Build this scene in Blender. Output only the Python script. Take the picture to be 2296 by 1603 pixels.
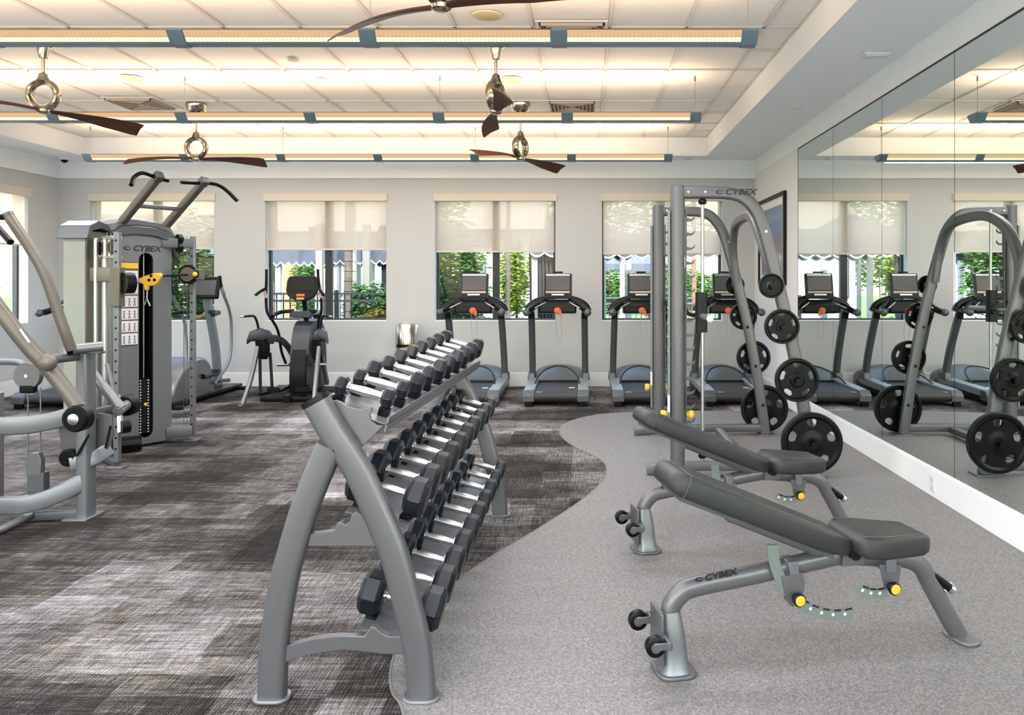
import bpy, bmesh, math, random
from math import pi, sin, cos, radians, sqrt, atan2
from mathutils import Vector, Matrix
random.seed(7)
for o in list(bpy.data.objects): bpy.data.objects.remove(o)
SC = bpy.context.scene
COL = SC.collection
F = 1750.0; CX = 1311.0; CY = 632.0; H = 1.5          # focal length in px, vanishing point, eye height

# ------------------------------------------------------------------ camera
cd = bpy.data.cameras.new('camera'); cam = bpy.data.objects.new('camera', cd); COL.objects.link(cam)
cam.location = (0, 0, H); cam.rotation_euler = (pi/2, 0, 0)
cd.sensor_width = 36; cd.sensor_fit = 'HORIZONTAL'; cd.lens = 36*F/2296
cd.shift_x = -(CX-1148)/2296; cd.shift_y = -(801.5-CY)/2296
cd.clip_start = .05; cd.clip_end = 300
SC.camera = cam
# ------------------------------------------------------------------ world, sun, exposure
SC.view_settings.view_transform = 'Standard'; SC.view_settings.look = 'None'
SC.view_settings.gamma = 1; SC.view_settings.use_curve_mapping = False
SC.view_settings.exposure = 0.60
w = bpy.data.worlds.new('sky'); SC.world = w; w.use_nodes = True
nt = w.node_tree; nt.nodes.clear()
sky = nt.nodes.new('ShaderNodeTexSky'); sky.sky_type = 'NISHITA'; sky.sun_disc = False
sky.sun_elevation = radians(52); sky.sun_rotation = radians(200); sky.air_density = 1.2; sky.dust_density = 2.5
bg = nt.nodes.new('ShaderNodeBackground'); bg.inputs[1].default_value = 1.0
wo = nt.nodes.new('ShaderNodeOutputWorld')
nt.links.new(sky.outputs[0], bg.inputs[0]); nt.links.new(bg.outputs[0], wo.inputs[0])
sl = bpy.data.lights.new('sun', 'SUN'); sl.energy = 9.0; sl.angle = radians(1.5); sl.color = (1, .96, .9)
so = bpy.data.objects.new('sun', sl); COL.objects.link(so); so.rotation_euler = (radians(40), 0, radians(25))
UP_W = 46; DOWN_W = 82; WARM = (1, .70, .44)

# ------------------------------------------------------------------ materials
MATS = {}
def mat(name, col, rough=.5, metal=0, noise=0, nscale=40, bump=0, bscale=200, emit=None, es=0, spec=.5, coat=0):
    if name in MATS: return MATS[name]
    m = bpy.data.materials.new(name); m.use_nodes = True; t = m.node_tree
    b = t.nodes['Principled BSDF']
    b.inputs['Base Color'].default_value = (*col, 1); b.inputs['Roughness'].default_value = rough
    b.inputs['Metallic'].default_value = metal; b.inputs['Specular IOR Level'].default_value = spec
    b.inputs['Coat Weight'].default_value = coat
    tc = t.nodes.new('ShaderNodeTexCoord')
    nz = t.nodes.new('ShaderNodeTexNoise'); nz.inputs['Scale'].default_value = nscale; nz.inputs['Detail'].default_value = 3
    t.links.new(tc.outputs['Object'], nz.inputs['Vector'])
    mr = t.nodes.new('ShaderNodeMapRange'); a = noise if noise else .04
    mr.inputs[3].default_value = 1-a; mr.inputs[4].default_value = 1+a
    t.links.new(nz.outputs[0], mr.inputs[0])
    mx = t.nodes.new('ShaderNodeVectorMath'); mx.operation = 'SCALE'; mx.inputs[0].default_value = col
    t.links.new(mr.outputs[0], mx.inputs['Scale']); t.links.new(mx.outputs[0], b.inputs['Base Color'])
    if bump:
        n2 = t.nodes.new('ShaderNodeTexNoise'); n2.inputs['Scale'].default_value = bscale; n2.inputs['Detail'].default_value = 2
        t.links.new(tc.outputs['Object'], n2.inputs['Vector'])
        bp = t.nodes.new('ShaderNodeBump'); bp.inputs['Strength'].default_value = bump; bp.inputs['Distance'].default_value = .004
        t.links.new(n2.outputs[0], bp.inputs['Height']); t.links.new(bp.outputs[0], b.inputs['Normal'])
    if emit:
        b.inputs['Emission Color'].default_value = (*emit, 1); b.inputs['Emission Strength'].default_value = es
    MATS[name] = m; return m
M = {}
M['wall'] = mat('wall paint', (.545, .555, .56), .8, bump=.05)
M['white'] = mat('white paint', (.80, .80, .80), .6, bump=.03)
M['soffit'] = mat('soffit paint', (.90, .92, .95), .75)
M['tile'] = mat('acoustic tile', (.88, .865, .85), .9, bump=.15, bscale=300)
M['tbar'] = mat('ceiling grid paint', (.70, .67, .64), .6)
M['gap'] = mat('dark joint', (.02, .02, .02), .8)
M['silver'] = mat('silver powder coat', (0.1397, 0.1363, 0.1439), .36, .45, noise=.05, nscale=900)
M['silver_l'] = mat('light silver coat', (0.1886, 0.1932, 0.2070), .33, .5, noise=.04, nscale=900)
M['silver_d'] = mat('dark silver coat', (0.0920, 0.0957, 0.1030), .4, .4)
M['gplate'] = mat('grey green plate', (.20, .235, .215), .45, .4)
M['taupe'] = mat('taupe housing', (.145, .125, .105), .40, .35)
M['black'] = mat('black plastic', (.006, .006, .007), .34, spec=.22, bump=.05)
M['rubber'] = mat('black rubber', (.004, .004, .0045), .30, spec=.16, bump=.12, bscale=350)
M['dbhead'] = mat('dumbbell rubber', (.007, .009, .014), .30, spec=.34, bump=.1, bscale=300)
M['chrome'] = mat('chrome', (.80, .80, .81), .16, 1)
M['steel'] = mat('brushed steel', (.50, .50, .50), .34, 1)
M['champ'] = mat('champagne chrome', (.50, .43, .35), .10, 1)
M['bin'] = mat('bin steel', (.62, .56, .49), .22, 1)
M['pad'] = mat('grey vinyl', (.032, .033, .032), .36, spec=.32, bump=.25, bscale=500)
M['padt'] = mat('vinyl piping', (.075, .075, .075), .4)
M['yellow'] = mat('yellow plastic', (.80, .47, .03), .4)
M['frame'] = mat('window frame black', (.022, .022, .024), .45)
M['fixt'] = mat('fixture blue grey', (.20, .27, .33), .38, .3)
M['fixd'] = mat('fixture rim', (.09, .08, .07), .5)
M['red'] = mat('red orange plastic', (.65, .12, .04), .45)
M['blueg'] = mat('blue grey frame', (.22, .26, .29), .4, .4)
M['belt'] = mat('belt rubber', (.035, .034, .035), .6, noise=.1, nscale=300, bump=.2, bscale=400)
M['deckrail'] = mat('deck rail', (.30, .34, .35), .4, .3)
M['paper'] = mat('printed chart', (.72, .68, .66), .6)
M['ink'] = mat('black print', (.012, .012, .013), .5)
M['whiteprint'] = mat('white print', (.75, .75, .75), .5)
M['screen'] = mat('console screen', (.075, .075, .08), .15, spec=.6)
M['shroud'] = mat('dark grey shroud', (.05, .054, .06), .4, .3)
M['bronze'] = mat('brown console shell', (.018, .015, .012), .6, spec=.2)
M['wire'] = mat('steel cable', (.25, .25, .25), .35, .8)
M['cord'] = mat('grey cord', (.30, .30, .30), .6)
M['leaf1'] = mat('leaf green', (0.0555, 0.1554, 0.0133), .5, noise=.55, nscale=9)
M['leaf2'] = mat('leaf dark', (0.0333, 0.1036, 0.0207), .5, noise=.5, nscale=9)
M['leaf3'] = mat('leaf lime', (0.1776, 0.2664, 0.0148), .5, noise=.4, nscale=12)
M['leaf4'] = mat('leaf yellow', (0.3552, 0.2516, 0.0148), .5, noise=.4, nscale=15)
M['bark'] = mat('palm bark', (0.0888, 0.0740, 0.0629), .9, noise=.5, nscale=14, bump=.8, bscale=40)
M['bark2'] = mat('brown trunk', (0.1628, 0.0888, 0.0592), .9, noise=.4, nscale=14, bump=.8, bscale=40)
M['stone'] = mat('pale column render', (0.1998, 0.1924, 0.1776), .85, noise=.06, nscale=20)
M['grass'] = mat('lawn', (0.0666, 0.1628, 0.0148), .95, noise=.5, nscale=30, bump=.8, bscale=120)
M['paver'] = mat('patio paving', (0.2368, 0.2368, 0.2294), .85, noise=.1, nscale=12)
M['house'] = mat('white house render', (0.3108, 0.3108, 0.3182), .85)
M['roof'] = mat('grey roof', (0.2220, 0.2294, 0.2442), .8, noise=.2, nscale=20)
M['awning'] = mat('blue grey awning cloth', (0.0555, 0.0629, 0.0888), .9, noise=.1)
M['awwhite'] = mat('white awning trim', (0.4440, 0.4440, 0.4440), .8)
M['curtain'] = mat('charcoal outdoor curtain', (.045, .05, .065), .85, noise=.1)
M['terra'] = mat('orange door', (0.2812, 0.1258, 0.0592), .7)
M['pooltile'] = mat('lounge sling', (.62, .64, .66), .7)

def walnut():
    m = bpy.data.materials.new('walnut blade'); m.use_nodes = True; t = m.node_tree; b = t.nodes['Principled BSDF']
    tc = t.nodes.new('ShaderNodeTexCoord'); mp = t.nodes.new('ShaderNodeMapping'); mp.inputs['Scale'].default_value = (3, 40, 40)
    nz = t.nodes.new('ShaderNodeTexNoise'); nz.inputs['Scale'].default_value = 2; nz.inputs['Detail'].default_value = 5
    cr = t.nodes.new('ShaderNodeValToRGB'); cr.color_ramp.elements[0].color = (.045, .018, .011, 1); cr.color_ramp.elements[1].color = (.15, .062, .036, 1)
    t.links.new(tc.outputs['Object'], mp.inputs[0]); t.links.new(mp.outputs[0], nz.inputs[0]); t.links.new(nz.outputs[0], cr.inputs[0])
    t.links.new(cr.outputs[0], b.inputs['Base Color']); b.inputs['Roughness'].default_value = .6; b.inputs['Specular IOR Level'].default_value = .2
    return m
M['walnut'] = walnut()

def node_mat(name):
    m = bpy.data.materials.new(name); m.use_nodes = True; t = m.node_tree
    return m, t, t.nodes['Principled BSDF']
def carpet():
    m, t, b = node_mat('carpet plank')
    N = t.nodes.new; L = t.links.new
    tc = N('ShaderNodeTexCoord')
    # wobble
    wn = N('ShaderNodeTexNoise'); wn.inputs['Scale'].default_value = 5; wn.inputs['Detail'].default_value = 3
    L(tc.outputs['Object'], wn.inputs['Vector'])
    ws = N('ShaderNodeVectorMath'); ws.operation = 'SCALE'; ws.inputs['Scale'].default_value = .06
    sb = N('ShaderNodeVectorMath'); sb.operation = 'SUBTRACT'; sb.inputs[1].default_value = (.5, .5, .5)
    L(wn.outputs['Color'], sb.inputs[0]); L(sb.outputs[0], ws.inputs[0])
    ad = N('ShaderNodeVectorMath'); ad.operation = 'ADD'; L(tc.outputs['Object'], ad.inputs[0]); L(ws.outputs[0], ad.inputs[1])
    def blocks(sx, sy, ox):
        o = N('ShaderNodeVectorMath'); o.operation = 'ADD'; o.inputs[1].default_value = (ox, ox*.7, 0)
        s = N('ShaderNodeVectorMath'); s.operation = 'SNAP'; s.inputs[1].default_value = (sx, sy, 1)
        wnz = N('ShaderNodeTexWhiteNoise'); wnz.noise_dimensions = '2D'
        L(ad.outputs[0], o.inputs[0]); L(o.outputs[0], s.inputs[0]); L(s.outputs[0], wnz.inputs['Vector']); return wnz.outputs['Value']
    b1 = blocks(.61, .61, .1); b2 = blocks(.61, .305, .33); b3 = blocks(.305, .61, .2)
    def streak(sx, sy, det=3, ro=.7):
        mp = N('ShaderNodeMapping'); mp.inputs['Scale'].default_value = (sx, sy, 1)
        n = N('ShaderNodeTexNoise'); n.inputs['Scale'].default_value = 1; n.inputs['Detail'].default_value = det; n.inputs['Roughness'].default_value = ro
        L(tc.outputs['Object'], mp.inputs[0]); L(mp.outputs[0], n.inputs['Vector']); return n.outputs[0]
    def madd(a, k, c):
        n = N('ShaderNodeMath'); n.operation = 'MULTIPLY_ADD'; L(a, n.inputs[0]); n.inputs[1].default_value = k
        if isinstance(c, float): n.inputs[2].default_value = c
        else: L(c, n.inputs[2])
        return n.outputs[0]
    big = streak(1.2, 1.6, 3); s1 = streak(4, 34, 5, .75); s2 = streak(95, 6, 4); s3 = streak(7, 120, 3); fine = streak(170, 150, 4, .85)
    sp = N('ShaderNodeSeparateXYZ'); L(tc.outputs['Object'], sp.inputs[0])
    ln = N('ShaderNodeMath'); ln.operation = 'SINE'; L(madd(sp.outputs['X'], 2*pi/.0135, 0.0), ln.inputs[0])
    lm_ = N('ShaderNodeMath'); lm_.operation = 'MULTIPLY'; L(ln.outputs[0], lm_.inputs[0]); L(streak(3, 3, 2), lm_.inputs[1])
    v = madd(b1, .24, -1.68); v = madd(b2, .22, v); v = madd(b3, .13, v); v = madd(big, .45, v)
    v = madd(s1, .85, v); v = madd(s2, .75, v); v = madd(s3, .55, v); v = madd(fine, 1.25, v); v = madd(lm_.outputs[0], .10, v)
    cr = N('ShaderNodeValToRGB'); e = cr.color_ramp.elements
    e[0].position = .20; e[0].color = (.012, .010, .009, 1); e[1].position = 1.0; e[1].color = (.46, .45, .49, 1)
    x = e.new(.47); x.color = (.046, .041, .036, 1); x = e.new(.70); x.color = (.175, .160, .150, 1)
    L(v, cr.inputs[0])
    hue = N('ShaderNodeMapRange'); hue.inputs[1].default_value = .35; hue.inputs[2].default_value = .65; L(streak(2.2, 3.1, 3), hue.inputs[0])
    tint = N('ShaderNodeMixRGB'); tint.inputs[1].default_value = (1.03, 1.0, .93, 1); tint.inputs[2].default_value = (.98, .975, 1.06, 1); L(hue.outputs[0], tint.inputs[0])
    mul = N('ShaderNodeMixRGB'); mul.blend_type = 'MULTIPLY'; mul.inputs[0].default_value = 1; L(cr.outputs[0], mul.inputs[1]); L(tint.outputs[0], mul.inputs[2])
    L(mul.outputs[0], b.inputs['Base Color']); b.inputs['Roughness'].default_value = .95
    b.inputs['Specular IOR Level'].default_value = .1
    bp = N('ShaderNodeBump'); bp.inputs['Strength'].default_value = .5; bp.inputs['Distance'].default_value = .004
    L(fine, bp.inputs['Height']); L(bp.outputs[0], b.inputs['Normal']); return m
M['carpet'] = carpet()
def rubberfloor():
    m, t, b = node_mat('speckled rubber'); N = t.nodes.new; L = t.links.new
    tc = N('ShaderNodeTexCoord'); n = N('ShaderNodeTexNoise'); n.inputs['Scale'].default_value = 130; n.inputs['Detail'].default_value = 4; n.inputs['Roughness'].default_value = .8
    L(tc.outputs['Object'], n.inputs['Vector'])
    cr = N('ShaderNodeValToRGB'); e = cr.color_ramp.elements; e[0].position = .33; e[0].color = (.075, .068, .065, 1); e[1].position = .68; e[1].color = (.36, .34, .34, 1)
    x = e.new(.5); x.color = (.185, .172, .170, 1)
    L(n.outputs[0], cr.inputs[0]); L(cr.outputs[0], b.inputs['Base Color'])
    b.inputs['Roughness'].default_value = .5; b.inputs['Specular IOR Level'].default_value = .4
    return m
M['rubberfloor'] = rubberfloor()
def glass():
    m = bpy.data.materials.new('window glass'); m.use_nodes = True; t = m.node_tree; t.nodes.clear(); N = t.nodes.new; L = t.links.new
    o = N('ShaderNodeOutputMaterial'); tr = N('ShaderNodeBsdfTransparent'); tr.inputs[0].default_value = (.93, .96, .95, 1)
    g = N('ShaderNodeBsdfGlossy'); g.inputs['Roughness'].default_value = 0
    mx = N('ShaderNodeMixShader'); mx.inputs[0].default_value = .012
    L(tr.outputs[0], mx.inputs[1]); L(g.outputs[0], mx.inputs[2]); L(mx.outputs[0], o.inputs[0]); return m
M['glass'] = glass()
def shade():
    m = bpy.data.materials.new('roller shade mesh'); m.use_nodes = True; t = m.node_tree; t.nodes.clear(); N = t.nodes.new; L = t.links.new
    o = N('ShaderNodeOutputMaterial'); tr = N('ShaderNodeBsdfTransparent'); d = N('ShaderNodeBsdfDiffuse'); tl = N('ShaderNodeBsdfTranslucent')
    tc = N('ShaderNodeTexCoord'); wv = N('ShaderNodeTexNoise'); wv.inputs['Scale'].default_value = 400
    L(tc.outputs['Object'], wv.inputs['Vector'])
    cr = N('ShaderNodeValToRGB'); cr.color_ramp.elements[0].color = (.80, .68, .58, 1); cr.color_ramp.elements[1].color = (.90, .78, .68, 1)
    L(wv.outputs[0], cr.inputs[0]); L(cr.outputs[0], d.inputs[0]); L(cr.outputs[0], tl.inputs[0])
    tr.inputs[0].default_value = (1, .86, .74, 1)
    m1 = N('ShaderNodeMixShader'); m1.inputs[0].default_value = .68; m2 = N('ShaderNodeMixShader'); m2.inputs[0].default_value = .36
    L(d.outputs[0], m1.inputs[1]); L(tl.outputs[0], m1.inputs[2]); L(m1.outputs[0], m2.inputs[1]); L(tr.outputs[0], m2.inputs[2]); L(m2.outputs[0], o.inputs[0]); return m
M['shade'] = shade()
M['valance'] = mat('shade fascia', (.68, .62, .54), .7)
def mirror():
    m, t, b = node_mat('mirror glass'); N = t.nodes.new; L = t.links.new
    g = N('ShaderNodeBsdfGlossy'); g.inputs[0].default_value = (.90, .955, .935, 1); g.inputs['Roughness'].default_value = 0
    L(g.outputs[0], t.nodes['Material Output'].inputs[0])
    return m
M['mirror'] = mirror()
def lens(name, col, s, dots):
    m = bpy.data.materials.new(name); m.use_nodes = True; t = m.node_tree; t.nodes.clear(); N = t.nodes.new; L = t.links.new
    o = N('ShaderNodeOutputMaterial'); e = N('ShaderNodeEmission'); e.inputs[0].default_value = (*col, 1)
    tc = N('ShaderNodeTexCoord'); wv = N('ShaderNodeTexWave'); wv.wave_type = 'BANDS'; wv.bands_direction = 'X'; wv.inputs['Scale'].default_value = 12
    L(tc.outputs['Object'], wv.inputs['Vector'])
    mr = N('ShaderNodeMapRange'); mr.inputs[3].default_value = s*(1-dots); mr.inputs[4].default_value = s
    L(wv.outputs['Fac'], mr.inputs[0]); L(mr.outputs[0], e.inputs[1]); L(e.outputs[0], o.inputs[0]); return m
M['lens_hi'] = lens('louvre lens', (1, .80, .50), 1.15, .40)
M['lens_lo'] = lens('reflector glow', (1, .62, .34), .56, .05)
def picture():
    m, t, b = node_mat('framed print'); N = t.nodes.new; L = t.links.new
    tc = N('ShaderNodeTexCoord'); sp = N('ShaderNodeSeparateXYZ'); L(tc.outputs['Object'], sp.inputs[0])
    cr = N('ShaderNodeValToRGB'); cr.color_ramp.interpolation = 'CONSTANT'; e = cr.color_ramp.elements
    e[0].position = 0; e[0].color = (.13, .22, .35, 1); e[1].position = .17; e[1].color = (.17, .15, .16, 1)
    x = e.new(.33); x.color = (.30, .45, .62, 1); x = e.new(.36); x.color = (.17, .14, .14, 1); x = e.new(.60); x.color = (.10, .17, .33, 1); x = e.new(.80); x.color = (.16, .25, .42, 1)
    L(sp.outputs['Z'], cr.inputs[0])
    n = N('ShaderNodeTexNoise'); n.inputs['Scale'].default_value = 9; L(tc.outputs['Object'], n.inputs['Vector'])
    mx = N('ShaderNodeMixRGB'); mx.blend_type = 'OVERLAY'; mx.inputs[0].default_value = .5; L(cr.outputs[0], mx.inputs[1]); L(n.outputs['Color'], mx.inputs[2])
    L(mx.outputs[0], b.inputs['Base Color']); b.inputs['Roughness'].default_value = .3; return m
M['picture'] = picture()

# ------------------------------------------------------------------ geometry helpers
def P(px, py, d): return Vector(((px-CX)/F*d, d, H-(py-CY)/F*d))
def fl(px, py, z=0):
    d = F*(H-z)/(py-CY); return Vector(((px-CX)/F*d, d, z))
def spline(pts, k=6):
    pts = [Vector(p) for p in pts]
    if len(pts) < 3: return pts
    q = [pts[0]*2-pts[1]] + pts + [pts[-1]*2-pts[-2]]; out = []
    for i in range(1, len(q)-2):
        a, b, c, d = q[i-1], q[i], q[i+1], q[i+2]
        for j in range(k):
            t = j/k; out.append(.5*((2*b)+(c-a)*t+(2*a-5*b+4*c-d)*t*t+(3*b-a-3*c+d)*t**3))
    out.append(pts[-1]); return out
def rrect(w, h, r, n=3):
    out = []
    for cx, cy, a0 in ((w/2-r, h/2-r, 0), (-w/2+r, h/2-r, 90), (-w/2+r, -h/2+r, 180), (w/2-r, -h/2+r, 270)):
        for i in range(n+1):
            a = radians(a0+90*i/n); out.append((cx+r*cos(a), cy+r*sin(a)))
    return out
def circ(w, h, n=14): return [(w/2*cos(2*pi*i/n), h/2*sin(2*pi*i/n)) for i in range(n)]
class MB:
    def __init__(s): s.b = bmesh.new()
    def box(s, c, sz, rz=0, mtx=None, taper=1):
        m = mtx or Matrix.Rotation(rz, 4, 'Z'); c = Vector(c); vs = []
        for z in (-1, 1):
            k = taper if z > 0 else 1
            for x, y in ((-1, -1), (1, -1), (1, 1), (-1, 1)):
                vs.append(s.b.verts.new(c + (m @ Vector((x*sz[0]/2*k, y*sz[1]/2*k, z*sz[2]/2)))))
        for f in ((3, 2, 1, 0), (4, 5, 6, 7), (0, 1, 5, 4), (1, 2, 6, 5), (2, 3, 7, 6), (3, 0, 4, 7)): s.b.faces.new([vs[i] for i in f])
        return s
    def bx(s, x0, x1, y0, y1, z0, z1): return s.box(((x0+x1)/2, (y0+y1)/2, (z0+z1)/2), (abs(x1-x0), abs(y1-y0), abs(z1-z0)))
    def rings(s, rs, closed=True, caps=True):
        R = [[s.b.verts.new(p) for p in r] for r in rs]; n = len(R[0])
        for a, b in zip(R, R[1:]):
            for i in range(n if closed else n-1):
                j = (i+1) % n; s.b.faces.new((a[i], a[j], b[j], b[i]))
        if caps: s.b.faces.new(R[0][::-1]); s.b.faces.new(R[-1])
        return s
    def sweep(s, pts, w, h=None, n=None, r=None, seg=14, k=6, scale=None, caps=True, smooth=True):
        """tube along pts; w in the plane, h along n. r given -> rounded rectangle"""
        h = h or w; pts = spline(pts, k) if smooth else [Vector(p) for p in pts]
        prof = rrect(w, h, r) if r is not None else circ(w, h, seg); rs = []; N = len(pts)
        if n is not None: n = Vector(n)
        else:
            t0 = (pts[1]-pts[0]).normalized(); n = Vector((0, 0, 1)) if abs(t0.z) < .9 else Vector((0, 1, 0))
            tr = True
        up = n
        for i, p in enumerate(pts):
            t = (pts[min(i+1, N-1)]-pts[max(i-1, 0)]).normalized()
            up = (up - t*up.dot(t)).normalized(); sd = t.cross(up)
            kk = scale(i/(N-1)) if scale else 1
            rs.append([p+sd*a*kk+up*b*kk for a, b in prof])
        return s.rings(rs, caps=caps)
    def cyl(s, a, b, r, r2=None, seg=18):
        r2 = r if r2 is None else r2; a = Vector(a); b = Vector(b); k = r2/r
        return s.sweep([a, b], 2*r, seg=seg, scale=lambda t: 1+(k-1)*t)
    def lathe(s, c, ax, prof, seg=24, ph=0, caps=True):
        """prof: list of (distance along ax, radius)"""
        c = Vector(c); ax = Vector(ax).normalized(); u = ax.orthogonal().normalized()
        if abs(ax.z) < .9: u = Vector((0, 0, 1)); u = (u-ax*u.dot(ax)).normalized()
        v = ax.cross(u); rs = []
        for d, r in prof: rs.append([c+ax*d+(u*cos(2*pi*i/seg+ph)+v*sin(2*pi*i/seg+ph))*max(r, .0004) for i in range(seg)])
        return s.rings(rs, caps=caps)
    def torus(s, c, ax, R, r, seg=32, rs=12):
        c = Vector(c); ax = Vector(ax).normalized(); u = ax.orthogonal().normalized(); v = ax.cross(u); V = []
        for i in range(seg):
            a = 2*pi*i/seg; e = u*cos(a)+v*sin(a)
            V.append([s.b.verts.new(c+e*(R+r*cos(2*pi*j/rs))+ax*r*sin(2*pi*j/rs)) for j in range(rs)])
        for i in range(seg):
            for j in range(rs):
                s.b.faces.new((V[i][j], V[(i+1) % seg][j], V[(i+1) % seg][(j+1) % rs], V[i][(j+1) % rs]))
        return s
    def prism(s, poly, o, u, v, nrm, t0, t1):
        """poly 2d in (u,v) about o, extruded t0..t1 along nrm"""
        o, u, v, nrm = map(Vector, (o, u, v, nrm)); A = []; B = []
        for a, b in poly:
            p = o+u*a+v*b; A.append(s.b.verts.new(p+nrm*t0)); B.append(s.b.verts.new(p+nrm*t1))
        n = len(A); s.b.faces.new(A[::-1]); s.b.faces.new(B)
        for i in range(n): s.b.faces.new((A[i], A[(i+1) % n], B[(i+1) % n], B[i]))
        return s
    def xz(s, poly, y0, y1): return s.prism(poly, (0, 0, 0), (1, 0, 0), (0, 0, 1), (0, 1, 0), y0, y1)
    def yz(s, poly, x0, x1): return s.prism(poly, (0, 0, 0), (0, 1, 0), (0, 0, 1), (1, 0, 0), x0, x1)
    def xy(s, poly, z0, z1): return s.prism(poly, (0, 0, 0), (1, 0, 0), (0, 1, 0), (0, 0, 1), z0, z1)
    def ball(s, c, r, seg=16, sc=(1, 1, 1)):
        n = 8; prof = [(-r*cos(pi*i/n), r*sin(pi*i/n)) for i in range(n+1)]
        c = Vector(c); rs = []
        for d, q in prof: rs.append([c+Vector((sc[0]*max(q, .0003)*cos(2*pi*i/seg), sc[1]*max(q, .0003)*sin(2*pi*i/seg), sc[2]*d)) for i in range(seg)])
        return s.rings(rs)
    def mesh(s, name, m=None, ang=32):
        bmesh.ops.recalc_face_normals(s.b, faces=s.b.faces)
        me = bpy.data.meshes.new(name); s.b.to_mesh(me); s.b.free()
        if ang:
            me.polygons.foreach_set('use_smooth', [True]*len(me.polygons)); me.set_sharp_from_angle(angle=radians(ang))
        if m: me.materials.append(m)
        return me
    def build(s, name, m, parent=None, bev=0, ang=32, world=False, **kw):
        if world and parent is not None:
            inv = (Matrix.Translation(parent.location) @ Matrix.Rotation(parent.rotation_euler.z, 4, 'Z')).inverted()
            bmesh.ops.transform(s.b, matrix=inv, verts=s.b.verts)
        off = None
        if parent is None and not kw.get('keep'):
            vs = [v.co for v in s.b.verts]; off = Vector(((min(v.x for v in vs)+max(v.x for v in vs))/2, (min(v.y for v in vs)+max(v.y for v in vs))/2, min(v.z for v in vs)))
            bmesh.ops.translate(s.b, vec=-off, verts=s.b.verts)
        o = bpy.data.objects.new(name, s.mesh(name, m, ang)); COL.objects.link(o)
        if off: o.location = off
        if parent: o.parent = parent
        if bev:
            md = o.modifiers.new('bevel', 'BEVEL'); md.width = bev; md.segments = 2; md.limit_method = 'ANGLE'; md.angle_limit = radians(40)
        return o
def tag(o, label=None, cat=None, group=None, kind=None):
    if label: o['label'] = label
    if cat: o['category'] = cat
    if group: o['group'] = group
    if kind: o['kind'] = kind
    return o
def thing(name, label, cat, loc=(0, 0, 0), rz=0, group=None):
    o = bpy.data.objects.new(name, None); COL.objects.link(o); o.location = loc; o.rotation_euler = (0, 0, rz); o.empty_display_size = .1
    return tag(o, label, cat, group)
def dup(r, loc, rz=None, label=None, group=None, rot=None):
    def cp(o, par):
        c = o.copy(); COL.objects.link(c)
        if par: c.parent = par
        for ch in kids.get(o.name, []): cp(ch, c)
        return c
    kids = {}
    for o in r.children_recursive: kids.setdefault(o.parent.name, []).append(o)
    c = cp(r, None); c.location = loc
    if rz is not None: c.rotation_euler = (0, 0, rz)
    if label: c['label'] = label
    if group: c['group'] = group
    return c
def lettering(txt, size, mtx, m, parent, name='lettering', shear=.25, ext=.0008, wid=1.0, world=True, swoosh=True):
    cu = bpy.data.curves.new(name, 'FONT'); cu.body = txt; cu.size = size; cu.shear = shear; cu.extrude = ext; cu.align_x = 'LEFT'; cu.align_y = 'CENTER'; cu.offset = size*.03; cu.resolution_u = 3
    to = bpy.data.objects.new('tmp', cu); COL.objects.link(to); dg = bpy.context.evaluated_depsgraph_get()
    me = bpy.data.meshes.new_from_object(to.evaluated_get(dg)); bpy.data.objects.remove(to)
    me.transform(Matrix.Diagonal((wid, 1, 1, 1)))
    if swoosh:
        bm = bmesh.new(); bm.from_mesh(me)
        n = 20; s = size; A = []
        for z in (-ext, ext):
            o1 = [bm.verts.new((-.62*s+.5*s*cos(a)*(1), .26*s*sin(a), z)) for a in [radians(20+320*i/n) for i in range(n+1)]]
            i1 = [bm.verts.new((-.52*s+.36*s*cos(a), .02*s+.13*s*sin(a), z)) for a in [radians(28+304*i/n) for i in range(n+1)]]
            A.append((o1, i1))
            for i in range(n): bm.faces.new((o1[i], o1[i+1], i1[i+1], i1[i]))
        bm.to_mesh(me); bm.free()
    me.transform(mtx)
    if world and parent is not None:
        me.transform((Matrix.Translation(parent.location) @ Matrix.Rotation(parent.rotation_euler.z, 4, 'Z')).inverted())
    me.materials.clear(); me.materials.append(m)
    o = bpy.data.objects.new(name, me); COL.objects.link(o)
    if parent: o.parent = parent
    return o
def struct(mb, name, m, parent=None, **k):
    o = mb.build(name, m, parent, keep=True, **k)
    if parent is None: o['kind'] = 'structure'
    return o

# ------------------------------------------------------------------ room shell
XR = 2.449; XL = -7.56; YB = 11.22; YF = -4.0; ZC = 3.51; ZS = 3.245; ZW = 2.987
TX0, TX1, TY0, TY1 = -6.93, 1.69, -3.2, 10.80
PXM = F/YB
def wx(px): return (px-CX)/PXM
WIN = [(203, 480, 556), (595, 866, 558), (975, 1245, 563), (1350, 1620, 568)]
WZ0 = H-(720-CY)/PXM; WZ1 = H+(CY-440)/PXM
wb = [(wx(a), wx(b)) for a, b, _ in WIN]
m = MB(); T = .22
xs = [XL-T] + [v for p in wb for v in p] + [XR+T]
for i in range(0, len(xs), 2): m.bx(xs[i], xs[i+1], YB, YB+T, 0, 3.7)
for a, b in wb: m.bx(a, b, YB, YB+T, 0, WZ0); m.bx(a, b, YB, YB+T, WZ1, 3.7)
struct(m, 'wall_back', M['wall'])
lw = [(8.85-2.42*i, 10.60-2.42*i) for i in range(6)]
m = MB(); ys = sorted([YF] + [v for p in lw for v in p] + [YB])
for i in range(0, len(ys), 2): m.bx(XL-T, XL, ys[i], ys[i+1], 0, 3.7)
for a, b in lw: m.bx(XL-T, XL, a, b, 0, WZ0); m.bx(XL-T, XL, a, b, WZ1, 3.7)
struct(m, 'wall_left', M['wall'])
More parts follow.
